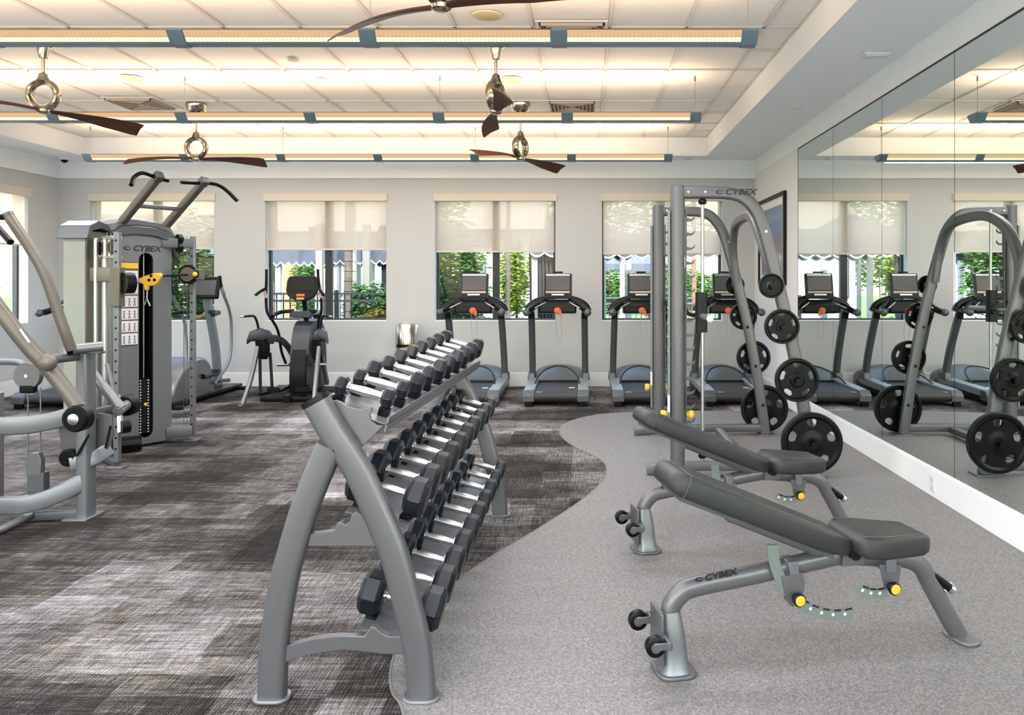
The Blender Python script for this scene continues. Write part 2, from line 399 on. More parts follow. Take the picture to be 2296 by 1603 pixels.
struct(MB().bx(XR, XR+T, YF, YB, 0, 3.7), 'wall_right', M['white'])
FW = [(-7.0, -4.2), (-3.8, -1.0), (-.6, 2.1)]; FZ0, FZ1 = .12, 2.95     # glazed doors added behind the camera as a daylight source
m = MB(); xs = [XL-T] + [v for p in FW for v in p] + [XR+T]
for i in range(0, len(xs), 2): m.bx(xs[i], xs[i+1], YF-T, YF, 0, 3.7)
for a, b in FW: m.bx(a, b, YF-T, YF, 0, FZ0); m.bx(a, b, YF-T, YF, FZ1, 3.7)
struct(m, 'wall_front', M['wall'])
# white band above the wall colour
m = MB(); e = .02
m.bx(XL, XR, YB-e, YB, ZW, ZS); m.bx(XL, XL+e, YF, YB, ZW, ZS); m.bx(XR-e*.4, XR, YF, YB, 3.03, ZS)
struct(m, 'trim_1', M['soffit'])
# ceiling: soffit ring, tray sides, roof slab, tiles
m = MB()
m.bx(XL, TX0, YF, YB, ZS, 3.65); m.bx(TX1, XR, YF, YB, ZS, 3.65); m.bx(TX0, TX1, TY1, YB, ZS, 3.65); m.bx(TX0, TX1, YF, TY0, ZS, 3.65)
m.bx(XL-T, XR+T, YF-T, YB+T, 3.65, 3.8)  # unseen roof slab added to block the sun
ceil = struct(m, 'ceiling', M['soffit'])
gx = [1.41-.607*i for i in range(0, 14)]; gx = [TX1] + [x for x in gx if x > TX0+.05] + [TX0]
gy = [9.87-1.245*i for i in range(-0, 11)]; gy = [TY1] + [y for y in gy if y > TY0+.05] + [TY0]
m = MB(); g = .012
for x in gx: m.bx(x-g, x+g, TY0, TY1, ZC-.012, ZC)
for y in gy: m.bx(TX0, TX1, y-g, y+g, ZC-.012, ZC)
for y0, y1 in zip(gy, gy[1:]): m.bx(gx[1], gx[0], (y0+y1)/2-g, (y0+y1)/2+g, ZC-.012, ZC)
m.bx(TX0, TX1, TY0, TY1, ZC+.02, ZC+.03)
m.build('ceiling_grid', M['tbar'], ceil, ang=0)
cache = {}
for i, (xa, xb) in enumerate(zip(gx, gx[1:])):
    rows = []
    for ya, yb in zip(gy, gy[1:]):
        rows += [(ya, (ya+yb)/2), ((ya+yb)/2, yb)] if i == 0 and ya-yb > .9 else [(ya, yb)]
    for ya, yb in rows:
        key = (round(xa-xb, 3), round(ya-yb, 3))
        if key not in cache:
            sx, sy = key[0]-2*g-.004, key[1]-2*g-.004
            mm = MB().box((0, 0, -.004), (sx, sy, .008)); cache[key] = mm.mesh('ceiling_tile', M['tile'], 0)
        o = bpy.data.objects.new('ceiling_tile', cache[key]); COL.objects.link(o); o.parent = ceil
        o.location = ((xa+xb)/2, (ya+yb)/2, ZC+.009)
# floors
struct(MB().bx(XL, XR, YF, YB, -.1, 0), 'floor', M['carpet'])
bp = [(1690, 923), (1600, 922), (1500, 922), (1420, 924), (1350, 929), (1300, 938), (1268, 949), (1255, 962), (1260, 980), (1285, 1000), (1325, 1019), (1352, 1035), (1360, 1053), (1350, 1080), (1300, 1125), (1200, 1190), (1100, 1250), (1010, 1312), (945, 1370), (900, 1432), (877, 1500), (880, 1553), (905, 1603)]
cv = [Vector((XR, 9.0, 0)), Vector((1.95, 9.03, 0))] + [fl(*p) for p in bp[1:]] + [Vector((-.50, 2.2, 0)), Vector((-.2, 1.2, 0)), Vector((0, 0, 0)), Vector((0, -2, 0)), Vector((0, YF, 0))]
cs = spline(cv, 5)
poly = [(p.x, p.y) for p in cs] + [(XR, YF)]
rf = struct(MB().xy(poly, 0, .004), 'rubber_floor', M['rubberfloor'], ang=0)
MB().sweep([p+Vector((0, 0, .003)) for p in cs], .012, .006, seg=6, k=1, smooth=False).build('edge_strip', mat('edge strip', (.17, .16, .15), .8), rf)
# baseboards
def board(name, x0, x1, y0, y1):
    m = MB().bx(x0, x1, y0, y1, 0, .19)
    if x1-x0 > y1-y0: m.bx(x0, x1, y0+.006, y1, .19, .202)
    else: m.bx(x0+(.006 if x0 > 0 else 0), x1-(0 if x0 > 0 else .006), y0, y1, .19, .202)
    struct(m, name, M['white'], bev=.002)
board('baseboard_back', XL, XR, YB-.016, YB); board('baseboard_left', XL, XL+.016, YF, YB-.016); board('baseboard_right', XR-.022, XR, YF, YB-.016)
board('baseboard_front', XL, XR, YF, YF+.016)

# windows
def window(n, along, a, b, z0, z1, plane, inward):
    """along 'x' (back wall) or 'y' (left wall); plane = frame plane coordinate"""
    def bb(m, u0, u1, t0, t1, q0, q1):
        if along == 'x': m.bx(u0, u1, plane+t0, plane+t1, q0, q1)
        else: m.bx(plane-t1, plane-t0, u0, u1, q0, q1)
    f = .035; m = MB()
    bb(m, a, a+f, 0, .06, z0, z1); bb(m, b-f, b, 0, .06, z0, z1); bb(m, a+f, b-f, 0, .06, z0, z0+f); bb(m, a+f, b-f, 0, .06, z1-f, z1)
    w = struct(m, 'window_%d' % n, M['frame'])
    c = (a+b)/2; m = MB(); bb(m, c-.05, c+.05, -.01, .06, z0+f, z1-f); m.build('mullion', M['frame'], w)
    for u0, u1 in ((a+f, c-.05), (c+.05, b-f)):
        m = MB(); bb(m, u0, u1, .03, .036, z0+f, z1-f); m.build('pane', M['glass'], w, ang=0)
    m = MB(); bb(m, a, b, -.13, 0, z0-.0, z0+.012); m.build('sill', M['white'], w)
for i, (a, b) in enumerate(wb): window(i+1, 'x', a, b, WZ0, WZ1, YB+.13, -1)
for i, (a, b) in enumerate(FW): window(i+11, 'x', a, b, FZ0, FZ1, YF-.13, 1)  # added glazed doors, unseen, letting in frontal daylight fill
for i, (a, b) in enumerate(lw): window(i+5, 'y', a, b, WZ0, WZ1, XL-.13, 1)
where = ['leftmost back window behind the cable machine', 'back window behind the arc trainer', 'back window behind the left pair of treadmills', 'back window behind the squat rack posts']
for i, (pa, pb, pys) in enumerate(WIN):
    a, b = wb[i]; zb = H+(CY-pys)/PXM
    r = thing('roller_shade', 'beige roller shade half lowered over the ' + where[i], 'window shade', ((a+b)/2, YB+.05, WZ1), group='beige roller shades')
    MB().bx(a-.02, b+.02, YB-.03, YB+.05, WZ1-.07, WZ1+.04).build('fascia', M['valance'], r, world=True, bev=.004)
    MB().bx(a+.015, b-.015, YB+.06, YB+.0612, zb, WZ1-.005).build('shade_cloth', M['shade'], r, world=True, ang=0)
    MB().bx(a+.015, b-.015, YB+.052, YB+.068, zb-.018, zb+.006).build('hem_bar', M['valance'], r, world=True, bev=.004)
lwn = ['farthest', 'second farthest', 'third farthest', 'fourth farthest', 'fifth farthest', 'nearest']
for i, (a, b) in enumerate(lw):
    zb = H+(CY-553)/PXM
    r = thing('roller_shade', 'beige roller shade over the %s window of the left wall' % lwn[i], 'window shade', (XL-.05, (a+b)/2, WZ1), group='beige roller shades')
    MB().bx(XL-.05, XL+.03, a-.02, b+.02, WZ1-.07, WZ1+.04).build('fascia', M['valance'], r, world=True, bev=.004)
    MB().bx(XL-.0612, XL-.06, a+.015, b-.015, zb, WZ1-.005).build('shade_cloth', M['shade'], r, world=True, ang=0)
    MB().bx(XL-.068, XL-.052, a+.015, b-.015, zb-.018, zb+.006).build('hem_bar', M['valance'], r, world=True, bev=.004)
# daylight sampling portals in the window openings
def portal(loc, rot, sx, sy):
    l = bpy.data.lights.new('window_portal', 'AREA'); l.shape = 'RECTANGLE'; l.size = sx; l.size_y = sy; l.cycles.is_portal = True
    o = bpy.data.objects.new('window_portal', l); COL.objects.link(o); o.location = loc; o.rotation_euler = rot
for a, b in wb: portal(((a+b)/2, YB+T+.02, (WZ0+WZ1)/2), (-pi/2, 0, 0), b-a, WZ1-WZ0)
for a, b in FW: portal(((a+b)/2, YF-T-.02, (FZ0+FZ1)/2), (pi/2, 0, 0), b-a, FZ1-FZ0)
for a, b in lw: portal((XL-T-.02, (a+b)/2, (WZ0+WZ1)/2), (0, -pi/2, 0), WZ1-WZ0, b-a)

# mirror wall
mr = thing('wall_mirror', 'frameless tall mirror of butted panels covering the right wall', 'mirror', (XR, 3.7, .2))
yy = 8.93; k = 0
while yy > -2.6:
    y0 = yy-1.26
    MB().bx(XR-.008, XR-.002, y0+.0035, yy-.0035, .203, 3.015).build('mirror_panel', M['mirror'], mr, world=True, ang=0)
    yy = y0
m = MB().bx(XR-.002, XR-.0005, yy, 8.93, .203, 3.02)
m.build('backing', M['gap'], mr, world=True)
MB().bx(XR-.012, XR, yy, 8.935, 3.015, 3.027).bx(XR-.010, XR, 8.93, 8.938, .2, 3.027).build('edge_channel', M['frame'], mr, world=True)
# wall outlet on right baseboard
r = thing('wall_outlet', 'small white outlet plate on the baseboard under the mirror', 'outlet', (XR-.024, 5.45, .09))
MB().box((0, 0, 0), (.006, .075, .115)).build('cover_plate', mat('outlet plate', (.72, .72, .73), .4), r, bev=.002)
for dz in (-.025, .025): MB().box((-.004, 0, dz), (.003, .034, .03)).build('socket', mat('socket face', (.6, .6, .61), .4), r, bev=.001)
# framed picture
r = thing('framed_picture', 'black framed print of a blue sky over brown buildings beside the mirror', 'picture', (XR-.002, 10.16, 1.46))
m = MB(); ya, yb, za, zb2 = 9.46, 10.86, 1.46, 2.61; fw = .05
for q in ((ya, ya+fw, za, zb2), (yb-fw, yb, za, zb2), (ya+fw, yb-fw, za, za+fw), (ya+fw, yb-fw, zb2-fw, zb2)): m.bx(XR-.04, XR-.002, *q)
m.build('frame', M['black'], r, world=True, bev=.003)
MB().bx(XR-.018, XR-.01, ya+fw, yb-fw, za+fw, zb2-fw).build('mat_board', M['white'], r, world=True)
MB().bx(XR-.022, XR-.019, ya+.15, yb-.15, za+.13, zb2-.15).build('print', M['picture'], r, world=True)
for i in range(6):
    MB().bx(XR-.0225, XR-.0215, ya+.2+i*.07, ya+.245+i*.07, za+.16, za+.40).build('print_stripe', mat('print pale blue', (.35, .5, .62), .4), r, world=True)
# ------------------------------------------------------------------ pendant light rows
def pendant(Y, x1, nmod, label):
    Z = 3.083; ML = 1.238; x0 = x1-nmod*ML-.06
    r = thing('linear_pendant_light', label, 'light', (x1-nmod*ML/2, Y, Z+.05), group='suspended linear lights')
    def sec(pts, xa, xb, name, m, bev=0):
        return MB().yz([(Y+a, Z+b) for a, b in pts], xa, xb).build(name, m, r, world=True, ang=20)
    body = [(-.095, .045), (-.095, .037), (-.045, -.024), (-.03, -.035), (.03, -.035), (.045, -.024), (.095, .037), (.095, .045), (.085, .045), (.03, -.02), (-.03, -.02), (-.085, .045)]
    xm = x1-.06
    for i in range(nmod):
        xb = xm-i*ML; xa = xb-ML
        h = sec(body, xa+.045, xb-.045, 'light_housing', M['fixt'])
        for s in (-1, 1):
            p = [(s*.0955, .041), (s*.0955, .036), (s*.070, .005), (s*.066, .008)]
            MB().yz([(Y+a, Z+b) for a, b in p], xa+.055, xb-.055).build('reflector_panel', M['lens_lo'], r, world=True, ang=0)
            p = [(s*.0685, .002), (s*.0475, -.0235), (s*.044, -.021), (s*.064, .004)]
            MB().yz([(Y+a, Z+b) for a, b in p], xa+.055, xb-.055).build('louvre_strip', M['lens_hi'], r, world=True, ang=0)
        MB().yz([(Y-.0965, Z+.046), (Y-.0965, Z+.0405), (Y-.09, Z+.0405), (Y-.09, Z+.046)], xa+.045, xb-.045).build('rim', M['fixd'], r, world=True, ang=0)
    big = [(-.1, .048), (-.1, .036), (-.05, -.028), (-.033, -.040), (.033, -.040), (.05, -.028), (.1, .036), (.1, .048)]
    for i in range(nmod+1):
        xc = xm-i*ML; sec(big, xc-.05, xc+.05, 'end_cap' if i in (0, nmod) else 'joint_cover', M['fixt'])
    for i in range(0, nmod+1, 2):
        xc = xm-i*ML
        MB().cyl((xc, Y, Z+.04), (xc, Y, ZC-.03), .0022, seg=6).cyl((xc, Y, ZC-.06), (xc, Y, ZC-.013), .009, seg=10).build('hanging_cable', M['wire'], r, world=True)
    for up in (1, 0):
        l = bpy.data.lights.new('pendant_tube', 'AREA'); l.shape = 'RECTANGLE'; l.size = nmod*ML-.1; l.size_y = .10 if up else .05
        l.energy = (UP_W if up else DOWN_W*(.30 if Y > 9 else 1.12))*nmod/6; l.color = WARM if up else (.81, .90, 1)
        o = bpy.data.objects.new('pendant_tube', l); COL.objects.link(o); o.parent = r
        o.location = (xm-nmod*ML/2-r.location.x, 0, 0 if up else -.05-.0505)
        if up: o.rotation_euler = (pi, 0, 0)
    return r
for i, (Y, lab) in enumerate([(10.04, 'long suspended linear light with blue-grey joints, row nearest the window wall'), (7.577, 'long suspended linear light with blue-grey joints, middle row between the fans'), (5.12, 'long suspended linear light with blue-grey joints, nearest row below the ceiling vent'),
                              (2.66, 'suspended linear light row overhead just in front of the camera'), (.2, 'suspended linear light row directly above the camera'), (-2.2, 'suspended linear light row behind the camera')]):
    pendant(Y, 1.13, 6, lab)

# ------------------------------------------------------------------ ceiling fans
def fan(x, y, ang, label, ring, first=None):
    if first: return dup(first, (x, y, ZC-.012), ang, label)
    r = thing('ceiling_fan', label, 'ceiling fan', (x, y, ZC-.012), ang, 'two-blade ceiling fans')
    m = MB().lathe((0, 0, 0), (0, 0, -1), [(0, .112), (.01, .116), (.05, .108), (.085, .088), (.10, .06), (.105, .05), (.16, .038), (.19, .03)], seg=28)
    m.build('canopy', M['champ'], r)
    MB().cyl((0, 0, -.18), (0, 0, -.34), .0125, seg=14).build('downrod', M['champ'], r)
    MB().lathe((0, 0, -.31), (0, 0, -1), [(0, .016), (.012, .032), (.03, .034), (.055, .045), (.07, .05)], seg=20).build('collar', M['champ'], r)
    zr = -.49
    m = MB(); rs = []
    for i in range(36):
        a = 2*pi*i/36; e = Vector((cos(a), 0, sin(a))); c = Vector((0, 0, zr)) + e*.107
        rs.append([c + e*(.025*cos(b)) + Vector((0, 1, 0))*(.042*sin(b)) for b in [2*pi*j/12 for j in range(12)]])
    rs.append(rs[0]); m.rings(rs, caps=False); bmesh.ops.remove_doubles(m.b, verts=m.b.verts, dist=1e-5)
    g = m.build('motor_ring', M['champ'], r); g.rotation_euler = (0, 0, ring)
    MB().lathe((0, 0, -.588), (0, 0, -1), [(0, .03), (.02, .052), (.04, .05), (.052, .03)], seg=20).build('hub', M['champ'], r)
    for s in (1, -1):
        rs = []
        for k in range(15):
            t = k/14; R = .03+t*.73; ch = .045+.095*min(1, t*1.6)+.03*t; p = radians(11+20*t**1.2)
            z = -.615+.012*sin(pi*t)-.028*t*t; th = .016*(1-.5*t)
            if t > .97: ch *= .93
            sw = .03*sin(pi*t)
            v = Vector((0, cos(p), -sin(p))); nn = Vector((0, sin(p), cos(p))); c = Vector((R, sw, z))
            pr = [(-.5, 0), (-.38, .6), (0, 1), (.38, .6), (.5, 0), (.38, -.4), (0, -.3), (-.38, -.4)]
            q = [c+v*(a*ch)+nn*(b*th-.22*ch*(a*a*4)*.35) for a, b in pr]
            if s < 0: q = [Vector((-p_.x, -p_.y, p_.z)) for p_ in q]
            rs.append(q)
        MB().rings(rs).build('blade', M['walnut'], r, ang=50)
    return r
f0 = fan(-.72, 3.92, atan2(-.40, .68), 'dark walnut two-blade ceiling fan cut off by the top edge of the photo', radians(10))
def fan2(x, y, a, ringw, lab):
    f = dup(f0, (x, y, ZC-.012), a, lab)
    for c in f.children:
        if c.name.startswith('motor_ring'): c.rotation_euler = (0, 0, ringw-a)
    return f
for c in f0.children:
    if c.name.startswith('motor_ring'): c.rotation_euler = (0, 0, radians(60)+.53)
fan2(-4.37, 6.30, atan2(.60, .40), radians(5), 'ceiling fan with chrome ring at far left below the near light row')
fan2(-4.37, 8.78, radians(4), radians(0), 'ceiling fan with chrome ring hanging above the tall cable machine')
fan2(-.72, 6.33, atan2(.74, -.13), radians(72), 'middle ceiling fan seen end-on with its blades pointing along the room')
fan2(-.72, 8.74, atan2(.60, .42), radians(62), 'rear ceiling fan with drooping blades in front of the farthest light row')

# ------------------------------------------------------------------ ceiling fittings
def vent(x, y, lab, s=.56):
    r = thing('ceiling_vent', lab, 'vent', (x, y, ZC-.012), group='square ceiling vents')
    MB().box((0, 0, -.004), (s, s, .008)).build('face_plate', M['white'], r)
    for k in range(6):
        q = s/2-.03-k*.042; t = .010; z0 = -.032+k*.002; m = MB()
        for (a0, a1, c0, c1) in ((-q, q, -q, -q+t), (-q, q, q-t, q), (-q, -q+t, -q, q), (q-t, q, -q, q)): m.bx(a0, a1, c0, c1, z0, -.008)
        m.build('louvre', mat('vent louvre', (.42, .36, .33), .6), r)
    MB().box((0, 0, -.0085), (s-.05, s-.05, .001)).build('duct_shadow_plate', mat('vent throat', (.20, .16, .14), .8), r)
vent(-.14, 8.85, 'square louvred ceiling vent in front of the middle light row'); vent(-.10, 6.24, 'square louvred ceiling vent above the near light row'); vent(-4.95, 8.7, 'square louvred ceiling vent beside the left fans')
for x, y, lab in ((-.73, 5.85, 'round cream ceiling speaker nearest the camera'), (-.72, 7.70, 'round cream ceiling speaker behind the middle fan'), (-4.44, 7.65, 'round cream ceiling speaker at the left')):
    r = thing('ceiling_speaker', lab, 'speaker', (x, y, ZC-.012), group='round ceiling speakers')
    MB().lathe((0, 0, 0), (0, 0, -1), [(0, .115), (.006, .113), (.008, .10)], seg=32).build('rim', M['tbar'], r)
    MB().lathe((0, 0, -.008), (0, 0, -1), [(0, .10), (.003, .095)], seg=32).build('grille', mat('speaker grille', (.62, .50, .26), .7), r)
for nm, x, y, z, rr, lab, c in (('smoke_detector', -2.60, 7.70, ZC-.012, .055, 'white smoke detector on the ceiling left of centre', 'detector'),
                             ('smoke_detector', -2.62, 7.02, ZC-.012, .05, 'flat sprinkler cover on the ceiling tiles left of centre', 'sprinkler'),
                             ('sprinkler_cover', 2.13, 7.79, ZS, .045, 'flat round sprinkler cover on the right soffit', 'sprinkler'),
                             ('sprinkler_cover', 1.46, 11.0, ZS, .045, 'flat round sprinkler cover on the soffit above the rightmost back window', 'sprinkler')):
    tag(MB().lathe((x, y, z), (0, 0, -1), [(0, rr), (.012, rr), (.02, rr*.7), (.022, rr*.3)], seg=24).build('smoke_detector' if 'smoke' in lab else 'sprinkler_cover', mat('fitting white', (.70, .68, .66), .5), None), lab, c)
r = thing('ceiling_fitting', 'white rounded rectangular fitting on the soffit beside the mirror', 'light fitting', (2.22, 5.96, ZS))
MB().box((0, 0, -.012), (.21, .12, .024)).build('body', M['white'], r, bev=.01)
MB().box((0, 0, -.027), (.17, .085, .008)).build('cover', mat('diffuser plastic', (.76, .76, .78), .4), r, bev=.003)
r = thing('security_camera', 'small white dome security camera in the far left soffit corner', 'camera', (-7.30, 10.95, ZS))
MB().lathe((0, 0, 0), (0, 0, -1), [(0, .07), (.02, .07), (.035, .062)], seg=24).build('housing', M['white'], r)
MB().lathe((0, 0, -.035), (0, 0, -1), [(0, .045), (.02, .04), (.035, .025), (.042, .005)], seg=20).build('dome', M['black'], r)

# ------------------------------------------------------------------ dumbbell rack
RV = Vector((.043, 2.2, 0)).normalized()              # rack runs away from the camera
rk = thing('dumbbell_rack', 'silver three-tier dumbbell rack with curved A-shaped end frames', 'dumbbell rack', (-.82, 2.81, 0))
def pl(l, d): return [(p.x, p.z) for p in (P(a, b, d) for a, b in l)]
RL = pl([(711, 903), (745, 963), (784, 1022), (813, 1075), (842, 1140), (872, 1209), (889, 1258), (915, 1358), (936, 1451), (946, 1563)], 2.81)
LL = pl([(741, 1000), (706, 1082), (681, 1148), (654, 1239), (637, 1305), (622, 1393), (614, 1470), (611, 1563)], 2.81)
XB = [pl([(699, 1194), (751, 1187), (758, 1173), (768, 1168), (779, 1174), (787, 1168), (791, 1152), (801, 1144), (812, 1150), (826, 1170), (850, 1195), (870, 1205), (850, 1222), (692, 1222)], 2.81),
      pl([(645, 1444), (703, 1428), (761, 1421), (819, 1423), (826, 1412), (833, 1402), (842, 1402), (859, 1416), (873, 1423), (905, 1423), (915, 1463), (866, 1463), (773, 1453), (703, 1463), (640, 1481)], 2.81)]
TP = pl([(735, 900), (749, 897), (759, 895), (770, 900), (785, 910), (811, 916), (839, 911), (833, 928), (836, 941), (848, 951), (862, 953), (815, 1000), (785, 1010), (750, 960)], 2.86)
for e, dy in ((0, 0), (1, 2.2)):
    off = Vector((.043*dy/2.2, dy, 0))
    fr = None
    for nm, L in (('right_leg', RL), ('left_leg', LL)):
        m = MB().sweep([Vector((x, 2.81, max(z, .012)))+off for x, z in L], .098, .065, n=(0, 1, 0), r=.02, k=5)
        m.build('leg', M['silver'], rk, world=True, ang=35)
        fx = L[-1][0]
        m = MB().xy([(fx+off.x+a, 2.81+dy+b) for a, b in rrect(.135, .10, .045, 5)], 0, .014); m.build('foot_pad', M['silver_l'], rk, world=True, bev=.005)
    a, b = Vector((RL[0][0], 0, RL[0][1])), Vector((RL[1][0], 0, RL[1][1])); t = (a-b).normalized(); c = a+t*.002+Vector((0, 2.81, 0))+off
    MB().sweep([c, c+t*.020], .101, .068, n=(0, 1, 0), r=.02, smooth=False).build('tube_plug', M['black'], rk, world=True)
    for pp in XB:
        MB().xz([(x+off.x, z) for x, z in pp], 2.795+dy, 2.825+dy).build('crossbar', M['silver'], rk, world=True, ang=25, bev=.003)
    MB().xz([(x+off.x, z) for x, z in TP], 2.835+dy-.05*e, 2.85+dy-.05*e).build('tray_bracket', M['silver'], rk, world=True, ang=25, bev=.002)
TIL = radians(15)
tiers = [dict(c0=(-.835, 1.082), c1=(-.785, 1.106), w=.27), dict(c0=(-.745, .712), c1=(-.705, .733), w=.23), dict(c0=(-.692, .290), c1=(-.637, .335), w=.235)]
for k, t in enumerate(tiers):
    c0 = Vector((t['c0'][0], 2.86, t['c0'][1])); c1 = Vector((t['c1'][0], 5.0, t['c1'][1]-(.03 if k == 0 else .0)))
    u = Vector((cos(TIL), 0, -sin(TIL))); n = Vector((sin(TIL), 0, cos(TIL))); drop = .070 if k == 0 else .085
    def strip(a, b, o0, o1, name, mt, n0=0, n1=.006):
        rs = []
        for c in (c0, c1): rs.append([c+u*a-n*(drop+n0)+Vector((0, 0, 0)), c+u*b-n*(drop+n0), c+u*b-n*(drop-n1), c+u*a-n*(drop-n1)])
        MB().rings(rs).build(name, mt, rk, world=True, ang=0)
    strip(-t['w']/2, t['w']/2, 0, 0, 'tray', M['silver_l'], .004, .0)
    if k == 0:
        strip(t['w']/2-.006, t['w']/2, 0, 0, 'tray_lip', M['silver_l'], .03, .025)
        strip(-t['w']/2, -t['w']/2+.006, 0, 0, 'tray_lip', M['silver_l'], .03, .02)
    else: strip(-.05, .05, 0, 0, 'tray_spine', M['silver'], .03, -.004)
MB().sweep([Vector((-.85, 2.83, .93)), Vector((-.81, 5.0, .93))], .05, .03, r=.01).build('spine_beam', M['silver_d'], rk, world=True)
# dumbbells
ordn = ['nearest', 'second', 'third', 'fourth', 'fifth', 'sixth', 'seventh', 'eighth', 'ninth', 'farthest']
dbc = {}
def dumbbell(R, hw, grip, loc, label, grp):
    key = (R, hw, grip)
    if key in dbc: return dup(dbc[key], loc, None, label)
    r = thing('dumbbell', label, 'dumbbell', loc, group=grp); g = grip/2
    for s in (-1, 1):
        MB().lathe((s*g, 0, 0), (s, 0, 0), [(0, R*.70), (.006, R*.80), (hw*.22, R), (hw*.78, R), (hw-.004, R*.82), (hw, R*.74)], seg=6, ph=pi/6).build('head', M['dbhead'], r, ang=15, bev=.004)
        MB().lathe((s*(g-.008), 0, 0), (s, 0, 0), [(0, .019), (.003, .023), (.008, .023)], seg=16).build('collar', M['chrome'], r)
    MB().lathe((-g, 0, 0), (1, 0, 0), [(0, .0155), (grip*.15, .0155), (grip*.3, .0175), (grip*.5, .019), (grip*.7, .0175), (grip*.85, .0155), (grip, .0155)], seg=14).build('handle', M['steel'], r)
    dbc[key] = r; return r
tn = ['top', 'middle', 'bottom']
for k, t in enumerate(tiers):
    for i in range(10):
        y = 2.97+.22*i; f = i/9
        x = t['c0'][0]+(t['c1'][0]-t['c0'][0])*f; z = t['c0'][1]+(t['c1'][1]-t['c0'][1])*f
        if k == 0: sz = [.042, .043, .053, .051, .060, .059, .064, .063, .067, .069][i]; hw = [.045, .045, .058, .055, .062, .06, .066, .066, .07, .07][i]; gr = .135
        elif k == 1: sz = [.078, .076, .075, .074, .073, .074, .072, .071, .071, .070][i]; hw = [.085, .082, .08, .08, .078, .078, .076, .074, .074, .072][i]; gr = .135
        else: sz = [.083, .080, .078, .076, .075, .072, .070, .068, .066, .064][i]; hw = [.09, .086, .083, .08, .078, .075, .072, .07, .066, .064][i]; gr = .140
        zz = z + (-.070 if k == 0 else -.085)+sz*.9
        zz = z
        o = dumbbell(sz, hw, gr, (x, y, zz), '%s black hex dumbbell %s on the %s tier of the rack' % (['small', 'large', 'heavy'][k], ['nearest the camera', 'second from the near end', 'third from the near end', 'fourth from the near end', 'fifth from the near end', 'fifth from the far end', 'fourth from the far end', 'third from the far end', 'second from the far end', 'at the far end'][i], tn[k]), 'hex dumbbells on the rack')
        o.rotation_euler = (0, TIL, 0)
        # cradles
        u = Vector((cos(TIL), 0, -sin(TIL))); n = Vector((sin(TIL), 0, cos(TIL))); drop = .070 if k == 0 else .085
        for s in (-1, 1):
            c = Vector((x, y, z))+u*s*(gr/2+hw/2)-n*drop
            hh = drop-sz*.87+.0; hh = max(hh, .006)
            mt = Matrix((u, Vector((0, 1, 0)), n)).transposed().to_4x4()
            if hh > .012: MB().box(c+n*(hh/2)-u*s*(.0 if k == 0 else .02), (hw*.9 if k == 0 else hw*.45, sz*1.0, hh), mtx=mt).build('cradle', M['rubber'], rk, world=True, bev=.003)

